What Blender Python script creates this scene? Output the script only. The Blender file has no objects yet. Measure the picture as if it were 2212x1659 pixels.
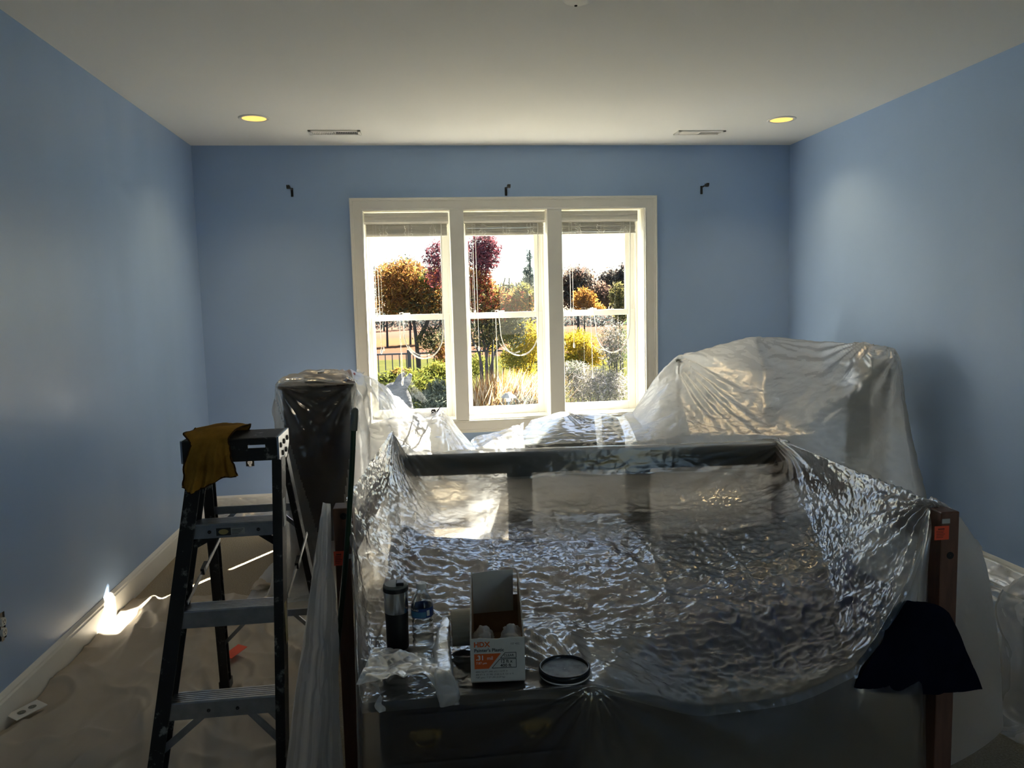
import bpy, math, random
import numpy as np
from mathutils import Vector, Matrix, noise

random.seed(7)
RNG = np.random.default_rng(7)
SC = bpy.context.scene
COL = SC.collection

# ------------------------------------------------------------------ camera
F_PX, YAW, PITCH, ROLL, CAM_H = 1670.66, .1181, .1007, -.0254, 1.5231
_cy, _sy, _cp, _sp = math.cos(YAW), math.sin(YAW), math.cos(PITCH), math.sin(PITCH)
FW = np.array([_sy * _cp, _cy * _cp, -_sp])
RT = np.array([_cy, -_sy, 0.0])
UP = np.cross(RT, FW)
RT, UP = math.cos(ROLL) * RT + math.sin(ROLL) * UP, -math.sin(ROLL) * RT + math.cos(ROLL) * UP
CAMP = np.array([0, 0, CAM_H])
cam = bpy.data.cameras.new('camera')
cam.sensor_width = 36
cam.lens = F_PX * 36 / 2212
cam.clip_start, cam.clip_end = .05, 400
camo = bpy.data.objects.new('camera', cam)
COL.objects.link(camo)
camo.matrix_world = Matrix(((RT[0], UP[0], -FW[0], 0), (RT[1], UP[1], -FW[1], 0),
                            (RT[2], UP[2], -FW[2], CAM_H), (0, 0, 0, 1)))
SC.camera = camo

# ------------------------------------------------------------------ view, world, sun
SC.view_settings.view_transform = 'Standard'
SC.view_settings.look = 'None'
SC.view_settings.gamma = 1
SC.view_settings.use_curve_mapping = False
SC.view_settings.exposure = 0.95
SC.cycles.use_denoising = True
SC.cycles.max_bounces = 14
SC.cycles.diffuse_bounces = 8
SC.cycles.transparent_max_bounces = 24
SC.cycles.sample_clamp_indirect = 6

SUN_EL, SUN_AZ = math.radians(37), math.atan2(.6, 1)      # azimuth from +Y towards +X
wd = bpy.data.worlds.new('sky')
SC.world = wd
wd.use_nodes = True
_n = wd.node_tree.nodes
_bg = _n['Background']
_sky = _n.new('ShaderNodeTexSky')
_sky.sky_type = 'NISHITA'
_sky.sun_disc = False
_sky.sun_elevation = SUN_EL
_sky.sun_rotation = SUN_AZ
_sky.air_density, _sky.dust_density, _sky.ozone_density = 1.0, .35, 1.5
wd.node_tree.links.new(_sky.outputs[0], _bg.inputs[0])
_bg.inputs[1].default_value = .22

sl = bpy.data.lights.new('sun', 'SUN')
sl.energy = 46
sl.angle = .0095
sl.color = (1, .93, .82)
suno = bpy.data.objects.new('sun', sl)
COL.objects.link(suno)
suno.location = (8, 16, 12)
SDIR = Vector((-math.sin(SUN_AZ) * math.cos(SUN_EL), -math.cos(SUN_AZ) * math.cos(SUN_EL), -math.sin(SUN_EL)))
suno.rotation_euler = SDIR.to_track_quat('-Z', 'Y').to_euler()


# ------------------------------------------------------------------ pixel helpers (2212 x 1659 frame)
def ray(x, y):
    return FW + RT * (x - 1106) / F_PX - UP * (y - 829.5) / F_PX


def PY(x, y, Y):
    d = ray(x, y)
    return CAMP + d * Y / d[1]


def PZ(x, y, z):
    d = ray(x, y)
    return CAMP + d * (z - CAM_H) / d[2]


def PX(x, y, X):
    d = ray(x, y)
    return CAMP + d * X / d[0]


def PP(x, y, p0, n):                       # onto the plane through p0 with normal n
    d = ray(x, y)
    n = np.array(n, float)
    return CAMP + d * (((np.array(p0) - CAMP) @ n) / (d @ n))


# ------------------------------------------------------------------ mesh helpers
def rotm(rx=0, ry=0, rz=0):
    return np.array(Matrix.Rotation(rz, 3, 'Z') @ Matrix.Rotation(ry, 3, 'Y') @ Matrix.Rotation(rx, 3, 'X'))


class MB:
    def __init__(s):
        s.v, s.f, s.n = [], [], 0

    def add(s, v, f):
        v = np.asarray(v, float).reshape(-1, 3)
        s.v.append(v)
        s.f += [tuple(i + s.n for i in q) for q in f]
        s.n += len(v)
        return s

    def box(s, c, size, R=None):
        x, y, z = np.array(size, float) / 2
        v = np.array([(a * x, b * y, d * z) for d in (-1, 1) for b in (-1, 1) for a in (-1, 1)])
        if R is not None:
            v = v @ np.asarray(R).T
        return s.add(v + np.array(c), [(0, 2, 3, 1), (4, 5, 7, 6), (0, 1, 5, 4), (2, 6, 7, 3), (0, 4, 6, 2), (1, 3, 7, 5)])

    def bb(s, a, b):
        a, b = np.minimum(a, b), np.maximum(a, b)
        return s.box((a + b) / 2, b - a)

    def beam(s, a, b, w, t, side=(1, 0, 0)):          # bar from a to b; w along side, t across
        a, b = np.array(a, float), np.array(b, float)
        d = b - a
        L = np.linalg.norm(d)
        d /= L
        sd = np.array(side, float)
        sd -= d * (sd @ d)
        sd /= np.linalg.norm(sd)
        return s.box((a + b) / 2, (w, t, L), np.stack([sd, np.cross(d, sd), d], 1))

    def tube(s, pts, r, n=8, cap=True):
        pts = np.array(pts, float)
        k = len(pts)
        r = np.full(k, r) if np.isscalar(r) else np.array(r, float)
        T = np.gradient(pts, axis=0)
        T /= np.linalg.norm(T, axis=1)[:, None] + 1e-12
        ref = np.array([0, 0, 1.0]) if abs(T[0][2]) < .9 else np.array([1.0, 0, 0])
        V = []
        for i in range(k):
            a = np.cross(T[i], ref)
            a /= np.linalg.norm(a) + 1e-12
            b = np.cross(T[i], a)
            ref = -b if i == 0 and False else ref
            for j in range(n):
                t = 2 * math.pi * j / n
                V.append(pts[i] + r[i] * (a * math.cos(t) + b * math.sin(t)))
        F = []
        for i in range(k - 1):
            for j in range(n):
                F.append((i * n + j, i * n + (j + 1) % n, (i + 1) * n + (j + 1) % n, (i + 1) * n + j))
        if cap:
            F.append(tuple(range(n - 1, -1, -1)))
            F.append(tuple((k - 1) * n + j for j in range(n)))
        return s.add(V, F)

    def lathe(s, prof, c=(0, 0, 0), n=32, R=None, cap0=False, cap1=False):
        V = []
        for r, z in prof:
            for j in range(n):
                t = 2 * math.pi * j / n
                V.append((r * math.cos(t), r * math.sin(t), z))
        V = np.array(V)
        if R is not None:
            V = V @ np.asarray(R).T
        F = []
        k = len(prof)
        for i in range(k - 1):
            for j in range(n):
                F.append((i * n + j, i * n + (j + 1) % n, (i + 1) * n + (j + 1) % n, (i + 1) * n + j))
        if cap0:
            F.append(tuple(range(n - 1, -1, -1)))
        if cap1:
            F.append(tuple((k - 1) * n + j for j in range(n)))
        return s.add(V + np.array(c), F)

    def prism(s, poly, a, b, to3):                    # 2-D outline extruded from a to b, to3(u, v, w)
        k = len(poly)
        V = [to3(u, v, a) for u, v in poly] + [to3(u, v, b) for u, v in poly]
        F = [tuple(range(k - 1, -1, -1)), tuple(range(k, 2 * k))]
        F += [(i, (i + 1) % k, k + (i + 1) % k, k + i) for i in range(k)]
        return s.add(V, F)

    def grid(s, P):
        nr, nc = P.shape[:2]
        i = np.arange(nr * nc).reshape(nr, nc)
        f = np.stack([i[:-1, :-1], i[:-1, 1:], i[1:, 1:], i[1:, :-1]], -1).reshape(-1, 4)
        return s.add(P.reshape(-1, 3), f.tolist())

    def build(s, name, mat, parent=None, smooth=False, bevel=0, col=None):
        V = np.concatenate(s.v)
        return mesh_obj(name, V, s.f, mat, parent, smooth, bevel, col)


def mesh_obj(name, V, faces, mat, parent=None, smooth=False, bevel=0, col=None):
    V = np.asarray(V, float)
    if parent is not None:
        off = np.array(WORLD_LOC[parent.name])
    else:
        off = np.array([(V[:, 0].min() + V[:, 0].max()) / 2, (V[:, 1].min() + V[:, 1].max()) / 2, V[:, 2].min()])
    me = bpy.data.meshes.new(name)
    me.from_pydata((V - off).tolist(), [], faces)
    if smooth:
        me.polygons.foreach_set('use_smooth', [True] * len(me.polygons))
    if col is not None:
        at = me.color_attributes.new('Col', 'FLOAT_COLOR', 'POINT')
        at.data.foreach_set('color', np.concatenate([col, np.ones((len(col), 1))], 1).ravel())
    me.materials.append(M[mat] if isinstance(mat, str) else mat)
    me.update()
    o = bpy.data.objects.new(name, me)
    COL.objects.link(o)
    if parent is not None:
        o.parent = parent
        WORLD_LOC[o.name] = off
    else:
        o.location = off
        WORLD_LOC[o.name] = off
    if bevel:
        b = o.modifiers.new('bevel', 'BEVEL')
        b.width = bevel
        b.segments = 2
        b.limit_method = 'ANGLE'
        if smooth is False:
            b.harden_normals = False
    return o


WORLD_LOC = {}


def tag(o, label, cat, group=None, kind=None):
    if label:
        o['label'] = label
    if cat:
        o['category'] = cat
    if group:
        o['group'] = group
    if kind:
        o['kind'] = kind
    return o


def thing(name, loc, label, cat, group=None):
    o = bpy.data.objects.new(name, None)
    o.empty_display_size = .05
    COL.objects.link(o)
    o.location = loc
    WORLD_LOC[o.name] = np.array(loc, float)
    return tag(o, label, cat, group)


def struct(o):
    o['kind'] = 'structure'
    return o


def instance(src, name, parent, world_delta):
    """a copy of a part, shifted by world_delta, sharing mesh data"""
    o = src.copy()
    o.name = name
    COL.objects.link(o)
    o.parent = parent
    pl = np.array(WORLD_LOC[parent.name])
    sl_ = np.array(WORLD_LOC[src.parent.name]) if src.parent else np.zeros(3)
    o.location = Vector(np.array(src.location) + sl_ - pl + np.array(world_delta))
    return o


# ------------------------------------------------------------------ materials
M = {}


def newmat(name):
    m = bpy.data.materials.new(name)
    m.use_nodes = True
    M[name] = m
    nt = m.node_tree
    return m, nt, nt.nodes['Principled BSDF']


def texco(nt, scale=(1, 1, 1)):
    g = nt.nodes.new('ShaderNodeNewGeometry')
    mp = nt.nodes.new('ShaderNodeMapping')
    mp.inputs['Scale'].default_value = scale
    nt.links.new(g.outputs['Position'], mp.inputs['Vector'])
    return mp.outputs[0]


def noise_n(nt, vec, scale, detail=4, rough=.55, typ=None, dist=0):
    n = nt.nodes.new('ShaderNodeTexNoise')
    if typ:
        n.noise_type = typ
    n.inputs['Scale'].default_value = scale
    n.inputs['Detail'].default_value = detail
    n.inputs['Roughness'].default_value = rough
    n.inputs['Distortion'].default_value = dist
    nt.links.new(vec, n.inputs['Vector'])
    return n.outputs[0]


def ramp(nt, fac, stops):
    r = nt.nodes.new('ShaderNodeValToRGB')
    e = r.color_ramp.elements
    while len(e) < len(stops):
        e.new(.5)
    for q, (p, c) in zip(e, stops):
        q.position = p
        q.color = (*c, 1) if not np.isscalar(c) else (c, c, c, 1)
    nt.links.new(fac, r.inputs[0])
    return r.outputs[0]


def bump(nt, h, strength=.3, dist=.01, prev=None):
    b = nt.nodes.new('ShaderNodeBump')
    b.inputs['Strength'].default_value = strength
    b.inputs['Distance'].default_value = dist
    nt.links.new(h, b.inputs['Height'])
    if prev is not None:
        nt.links.new(prev, b.inputs['Normal'])
    return b.outputs[0]


def simple(name, c, rough=.5, metal=0, spec=.5, var=0, vscale=8, bmp=0, bscale=60, bdist=.002, vs=(1, 1, 1)):
    m, nt, p = newmat(name)
    p.inputs['Base Color'].default_value = (*c, 1)
    p.inputs['Roughness'].default_value = rough
    p.inputs['Metallic'].default_value = metal
    p.inputs['Specular IOR Level'].default_value = spec
    if var or bmp:
        v = texco(nt, vs)
    if var:
        n = noise_n(nt, v, vscale)
        c = np.array(c)
        nt.links.new(ramp(nt, n, [(.3, tuple(np.clip(c * (1 - var), 0, 1))), (.7, tuple(np.clip(c * (1 + var), 0, 1)))]), p.inputs['Base Color'])
    if bmp:
        nt.links.new(bump(nt, noise_n(nt, v, bscale), bmp, bdist), p.inputs['Normal'])
    return m


def wall_paint(name, c, streak):
    m, nt, p = newmat(name)
    v = texco(nt)
    c = np.array(c)
    nt.links.new(ramp(nt, noise_n(nt, v, 1.3, 3), [(.3, tuple(c * .97)), (.7, tuple(c * 1.03))]), p.inputs['Base Color'])
    vs = texco(nt, (1.6, 1.6, .22))
    if streak:                                # roller bands of fresh paint: broad bands with grainy glossy patches
        g = nt.nodes.new('ShaderNodeMath')
        g.operation = 'MULTIPLY'
        nt.links.new(noise_n(nt, vs, 2.2, 1, .5), g.inputs[0])
        nt.links.new(ramp(nt, noise_n(nt, texco(nt, (1, 1, .55)), 30, 5, .75), [(.30, .95), (.70, 1.06)]), g.inputs[1])
        nt.links.new(ramp(nt, g.outputs[0], [(.25, .46), (.75, .28)]), p.inputs['Roughness'])
    else:
        nt.links.new(ramp(nt, noise_n(nt, vs, 2.0, 2, .5), [(.35, .58), (.65, .47)]), p.inputs['Roughness'])
    nt.links.new(bump(nt, noise_n(nt, v, 260, 2), .35, .0012), p.inputs['Normal'])
    p.inputs['Specular IOR Level'].default_value = .5
    return m


wall_paint('wall_blue', (.33, .465, .70), False)
wall_paint('wall_blue_fresh', (.33, .465, .70), True)
simple('ceiling_white', (.84, .83, .79), .9, spec=.2, bmp=.15, bscale=180)
simple('trim_white', (.82, .80, .74), .38, var=.02)
simple('sash_white', (.86, .85, .79), .35)
simple('blind_white', (.80, .77, .68), .45, var=.03, vscale=30)
simple('cord_white', (.9, .88, .82), .6)
simple('black_metal', (.012, .012, .013), .45)
simple('black_plastic', (.015, .015, .016), .4, var=.2, vscale=20)
simple('white_plastic', (.75, .73, .68), .4)
simple('outlet_black', (.008, .008, .008), .8)
simple('vent_white', (.78, .76, .71), .45)
simple('vent_dark', (.03, .03, .03), .9)
simple('aluminium', (.42, .43, .45), .38, metal=.9, var=.15, vscale=25, bmp=.1, bscale=120)
simple('steel', (.62, .62, .62), .2, metal=1)
simple('dark_wood', (.030, .017, .012), .42, var=.25, vscale=6, vs=(1, 1, 8))
simple('post_wood', (.11, .045, .025), .5, var=.25, vscale=9, vs=(6, 6, 1))
simple('rail_dark', (.012, .015, .014), .6)
simple('brass', (.45, .32, .13), .35, metal=1)
simple('navy_cloth', (.010, .013, .045), .9, spec=.1, var=.3, vscale=5, bmp=.4, bscale=30, bdist=.01)
simple('navy_mid', (.035, .045, .16), .9, spec=.1, var=.3, vscale=4, bmp=.4, bscale=25, bdist=.01)
simple('plum_cloth', (.085, .035, .055), .9, spec=.1, var=.3, vscale=4, bmp=.4, bscale=25, bdist=.01)
simple('black_cloth', (.004, .005, .013), .95, spec=.05, var=.3, vscale=9)
simple('charcoal_cloth', (.028, .040, .038), .9, spec=.1, var=.2, vscale=12, bmp=.3, bscale=80)
simple('grey_cloth', (.10, .10, .09), .9, spec=.1, var=.25, vscale=9)
simple('mattress_cloth', (.30, .29, .28), .9, spec=.1)
simple('towel', (.34, .175, .030), .95, spec=.05, var=.35, vscale=11, bmp=.5, bscale=220, bdist=.003)
simple('towel_edge', (.06, .03, .012), .95, spec=.05)
simple('orange_label', (.80, .085, .03), .6)
simple('label_ink', (.12, .02, .015), .7)
simple('green_pole', (.006, .035, .016), .3)
simple('grey_grip', (.17, .18, .16), .5)
simple('card_white', (.62, .61, .57), .7, var=.05, vscale=30)
simple('card_brown', (.34, .22, .13), .85, var=.08, vscale=40)
simple('ink_orange', (.70, .12, .02), .6)
simple('ink_black', (.03, .03, .03), .7)
simple('ink_grey', (.06, .06, .06), .7)
simple('ink_white', (.8, .8, .78), .7)
simple('paper_roll', (.62, .56, .44), .8, var=.04)
simple('lid_rim', (.012, .014, .018), .25)
simple('lid_disc', (.14, .17, .20), .03, spec=1, var=.25, vscale=45, bmp=.22, bscale=30, bdist=.004)
simple('mug_black', (.006, .006, .007), .5)
simple('label_blue', (.03, .07, .25), .4)
simple('label_cyan', (.08, .25, .42), .4)
simple('red_cloth', (.38, .07, .07), .8)
simple('sticker', (.45, .45, .43), .5)
simple('sticker_yellow', (.38, .30, .12), .6)
simple('twig', (.030, .018, .020), .8)
simple('rock', (.045, .041, .037), .9, var=.35, vscale=12, bmp=.8, bscale=18, bdist=.04, vs=(1, 1, 3))
simple('bark', (.028, .022, .02), .9, var=.4, vscale=20)
simple('lamp_metal', (.11, .11, .10), .5, metal=.3)

# carpet
m, nt, p = newmat('carpet')
v = texco(nt)
nt.links.new(ramp(nt, noise_n(nt, v, 140, 3, .7), [(.25, (.27, .225, .16)), (.75, (.47, .41, .31))]), p.inputs['Base Color'])
p.inputs['Roughness'].default_value = 1
p.inputs['Specular IOR Level'].default_value = .05
nt.links.new(bump(nt, noise_n(nt, v, 95, 3, .7), 1, .012), p.inputs['Normal'])
# canvas
m, nt, p = newmat('canvas')
v = texco(nt)
nt.links.new(ramp(nt, noise_n(nt, v, 2.2, 5), [(.25, (.40, .345, .275)), (.75, (.50, .45, .375))]), p.inputs['Base Color'])
p.inputs['Roughness'].default_value = .95
p.inputs['Specular IOR Level'].default_value = .1
b1 = bump(nt, noise_n(nt, v, 400, 2), .2, .001)
v2 = texco(nt, (1, .35, 1))
nt.links.new(bump(nt, noise_n(nt, v2, 9, 5, .65, 'RIDGED_MULTIFRACTAL', 1.0), .8, .012, b1), p.inputs['Normal'])
# ladder rail: black fibreglass with paint marks
m, nt, p = newmat('ladder_black')
v = texco(nt)
nt.links.new(ramp(nt, noise_n(nt, v, 22, 6, .7), [(.57, (.011, .011, .012)), (.66, (.20, .20, .19))]), p.inputs['Base Color'])
p.inputs['Roughness'].default_value = .5


def plastic(name, clear, blur, transl, diff, gloss, rough, scale=30, bstr=.6):
    """thin film: clear + forward-scattered + diffused light, crinkled gloss on top"""
    m, nt, p = newmat(name)
    L = nt.links.new
    nt.nodes.remove(p)
    out = nt.nodes['Material Output']
    v = texco(nt)
    h1 = noise_n(nt, v, scale, 5, .6, 'RIDGED_MULTIFRACTAL', .5)
    h2 = noise_n(nt, v, scale * .35, 3, .5, 'RIDGED_MULTIFRACTAL', 1.2)
    nb = bump(nt, h2, bstr * .7, .012)
    nb = bump(nt, h1, bstr, .003, nb)

    def sh(typ, col, **kw):
        q = nt.nodes.new(typ)
        q.inputs[0].default_value = (*col, 1)
        for k_, v_ in kw.items():
            q.inputs[k_].default_value = v_
        return q
    tr = sh('ShaderNodeBsdfTransparent', (.95, .95, .94))
    rf = sh('ShaderNodeBsdfRefraction', (.95, .95, .94), Roughness=.35, IOR=1.12)
    tl = sh('ShaderNodeBsdfTranslucent', (.86, .86, .845))
    df = sh('ShaderNodeBsdfDiffuse', (.85, .85, .85))
    gl = sh('ShaderNodeBsdfGlossy', (.95, .95, .95), Roughness=rough)
    for q in (tl, df, gl):
        L(nb, q.inputs['Normal'])
    tot, cur = clear, tr
    for q, w in ((rf, blur), (tl, transl), (df, diff)):
        if w <= 0:
            continue
        tot += w
        mx_ = nt.nodes.new('ShaderNodeMixShader')
        mx_.inputs[0].default_value = w / tot
        L(cur.outputs[0], mx_.inputs[1])
        L(q.outputs[0], mx_.inputs[2])
        cur = mx_
    fr = nt.nodes.new('ShaderNodeLayerWeight')
    fr.inputs[0].default_value = .35
    L(nb, fr.inputs['Normal'])
    mr = nt.nodes.new('ShaderNodeMapRange')
    mr.inputs['To Min'].default_value = gloss * .4
    mr.inputs['To Max'].default_value = min(.9, gloss * 3.4)
    L(fr.outputs['Fresnel'], mr.inputs[0])
    m3 = nt.nodes.new('ShaderNodeMixShader')
    L(mr.outputs[0], m3.inputs[0])
    L(cur.outputs[0], m3.inputs[1])
    L(gl.outputs[0], m3.inputs[2])
    L(m3.outputs[0], out.inputs[0])
    return m


plastic('film', .42, .25, .27, .025, .24, .16, 60, .4)
plastic('film_milky', .22, .18, .60, .05, .07, .38, 34, .5)
plastic('film_smooth', .38, .22, .34, .04, .12, .25, 20, .3)
plastic('film_tight', .66, .14, .13, .015, .10, .2, 40, .12)
plastic('film_clear', .50, .20, .25, .05, .20, .2, 30, .5)
plastic('film_white', .10, .10, .60, .30, .16, .3, 45, .7)

# glass
m, nt, p = newmat('window_glass')
nt.nodes.remove(p)
tr = nt.nodes.new('ShaderNodeBsdfTransparent')
tr.inputs[0].default_value = (.97, .98, .975, 1)
gl = nt.nodes.new('ShaderNodeBsdfGlossy')
gl.inputs['Roughness'].default_value = .0
mx = nt.nodes.new('ShaderNodeMixShader')
mx.inputs[0].default_value = .035
nt.links.new(tr.outputs[0], mx.inputs[1])
nt.links.new(gl.outputs[0], mx.inputs[2])
nt.links.new(mx.outputs[0], nt.nodes['Material Output'].inputs[0])
# bottle plastic
m, nt, p = newmat('bottle_clear')
nt.nodes.remove(p)
tr = nt.nodes.new('ShaderNodeBsdfTransparent')
tr.inputs[0].default_value = (.9, .92, .92, 1)
gl = nt.nodes.new('ShaderNodeBsdfGlossy')
gl.inputs['Roughness'].default_value = .06
lw = nt.nodes.new('ShaderNodeLayerWeight')
lw.inputs[0].default_value = .45
mx = nt.nodes.new('ShaderNodeMixShader')
nt.links.new(lw.outputs['Facing'], mx.inputs[0])
nt.links.new(tr.outputs[0], mx.inputs[1])
nt.links.new(gl.outputs[0], mx.inputs[2])
nt.links.new(mx.outputs[0], nt.nodes['Material Output'].inputs[0])
# recessed lamp lens
m, nt, p = newmat('lamp_lens')
p.inputs['Base Color'].default_value = (.5, .35, .12, 1)
p.inputs['Emission Color'].default_value = (1, .60, .14, 1)
p.inputs['Emission Strength'].default_value = .75
# foliage: colour per leaf
m, nt, p = newmat('leaves')
nt.nodes.remove(p)
at = nt.nodes.new('ShaderNodeVertexColor')
at.layer_name = 'Col'
df = nt.nodes.new('ShaderNodeBsdfDiffuse')
tl = nt.nodes.new('ShaderNodeBsdfTranslucent')
mx = nt.nodes.new('ShaderNodeMixShader')
mx.inputs[0].default_value = .6
for q in (df, tl):
    nt.links.new(at.outputs[0], q.inputs[0])
nt.links.new(df.outputs[0], mx.inputs[1])
nt.links.new(tl.outputs[0], mx.inputs[2])
nt.links.new(mx.outputs[0], nt.nodes['Material Output'].inputs[0])
# outdoor ground
m, nt, p = newmat('lawn')
v = texco(nt)
nt.links.new(ramp(nt, noise_n(nt, v, 1.2, 6, .7), [(.3, (.035, .04, .013)), (.7, (.065, .062, .02))]), p.inputs['Base Color'])
p.inputs['Roughness'].default_value = 1
p.inputs['Specular IOR Level'].default_value = 0
m, nt, p = newmat('meadow')
v = texco(nt, (.05, .5, 1))
gq = nt.nodes.new('ShaderNodeNewGeometry')
sx = nt.nodes.new('ShaderNodeSeparateXYZ')
nt.links.new(gq.outputs['Position'], sx.inputs[0])
mq = nt.nodes.new('ShaderNodeMath')
mq.operation = 'MULTIPLY_ADD'
nt.links.new(noise_n(nt, v, 1.0, 6, .7), mq.inputs[0])
mq.inputs[1].default_value = 14
nt.links.new(sx.outputs[1], mq.inputs[2])
mr = nt.nodes.new('ShaderNodeMapRange')
mr.inputs['From Min'].default_value, mr.inputs['From Max'].default_value = 36, 76
nt.links.new(mq.outputs[0], mr.inputs[0])
nt.links.new(ramp(nt, mr.outputs[0], [(.0, (.075, .05, .03)), (.12, (.080, .038, .028)), (.30, (.085, .048, .027)), (.45, (.085, .06, .03)), (.62, (.085, .05, .035)), (.85, (.10, .06, .045))]), p.inputs['Base Color'])
p.inputs['Roughness'].default_value = 1
p.inputs['Specular IOR Level'].default_value = 0

# ================================================================== THE SETTING
XL, XR, YB, YF, H = -1.593, 2.988, 6.0, -2.2, 2.74
WT = .36                                           # outer wall thickness
OUTX = [(-.385, .267), (.369, 1.016), (1.128, 1.786)]
OZ0, OZ1 = .652, 2.262


def wall(name, a, b, mat='wall_blue'):
    return struct(MB().bb(a, b).build(name, mat))


wall('wall_left', (XL - .15, YF, 0), (XL, YB, H), 'wall_blue_fresh')
wall('wall_right', (XR, YF, 0), (XR + .15, YB, H))
mb = MB()
mb.bb((XL - .15, YF - .15, 0), (1.55, YF, H))
mb.bb((2.75, YF - .15, 0), (XR + .15, YF, H))
mb.bb((1.55, YF - .15, 2.06), (2.75, YF, H))  # leaves an added, unseen opening that lets fill daylight onto the foreground
struct(mb.build('wall_front', 'wall_blue'))
mb = MB()
for x_ in (1.47, 2.75):
    mb.bb((x_, YF - .02, 0), (x_ + .08, YF + .018, 2.14))
mb.bb((1.47, YF - .02, 2.06), (2.83, YF + .018, 2.14))
struct(mb.build('fill_opening_1', 'trim_white'))  # casing of the opening added for fill daylight
struct(MB().bb((XL - .15, YF - .15, -.5), (XR + .15, YB, 0)).build('floor', 'carpet'))
struct(MB().bb((XL - .15, YF - .15, H), (XR + .15, YB + WT, H + .25)).build('ceiling', 'ceiling_white'))
mb = MB()
wx0, wx1 = OUTX[0][0] - .02, OUTX[2][1] + .02
mb.bb((XL - .15, YB, -.6), (wx0, YB + WT, H))
mb.bb((wx1, YB, -.6), (XR + .15, YB + WT, H))
mb.bb((wx0, YB, OZ1 + .02), (wx1, YB + WT, H))
mb.bb((wx0, YB, -.6), (wx1, YB + WT, OZ0 - .02))
struct(mb.build('wall_back', 'wall_blue'))

# baseboards with a stepped top
BBP = [(0, 0), (.016, 0), (.016, .108), (.012, .116), (.012, .124), (.007, .134), (.003, .14), (0, .14)]
for nm, a, b, to3 in (
        ('baseboard_left', YF, YB, lambda u, v, w: (XL + u, w, v)),
        ('baseboard_right', YF, YB, lambda u, v, w: (XR - u, w, v)),
        ('baseboard_back', XL + .016, XR - .016, lambda u, v, w: (w, YB - u, v))):
    struct(MB().prism(BBP, a, b, to3).build(nm, 'trim_white'))

# window casing, moulded: a stepped section swept round the opening
CX0, CX1, CZ0, CZ1 = -.479, 1.886, .546, 2.352
SEC = [(0, .030), (.008, .030), (.012, .024), (.020, .024), (.024, .018), (.080, .016), (.084, .021), (.0935, .021)]
mb = MB()
rows = []
for off, h in SEC:
    rows.append([(CX0 + off, YB - h, CZ0 + off), (CX1 - off, YB - h, CZ0 + off), (CX1 - off, YB - h, CZ1 - off), (CX0 + off, YB - h, CZ1 - off)])
rows.insert(0, [(x, YB, z) for x, y, z in rows[0]])
rows.append([(x, YB + .02, z) for x, y, z in rows[-1]])
V = [p_ for r_ in rows for p_ in r_]
Fc = []
for i in range(len(rows) - 1):
    for j in range(4):
        Fc.append((i * 4 + j, i * 4 + (j + 1) % 4, i * 4 + 4 + (j + 1) % 4, i * 4 + 4 + j))
mb.add(V, Fc)
struct(mb.build('trim_1', 'trim_white'))
for k, (a, b) in enumerate(((.267, .369), (1.016, 1.128))):
    mb = MB()
    mb.bb((a - .002, YB - .016, OZ0 - .01), (b + .002, YB - .0005, OZ1 + .01))
    mb.bb((a + .021, YB - .0005, OZ0 - .02), (b - .021, YB + .34, OZ1 + .02))
    struct(mb.build('trim_%d' % (k + 2), 'trim_white', bevel=.004))

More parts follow.
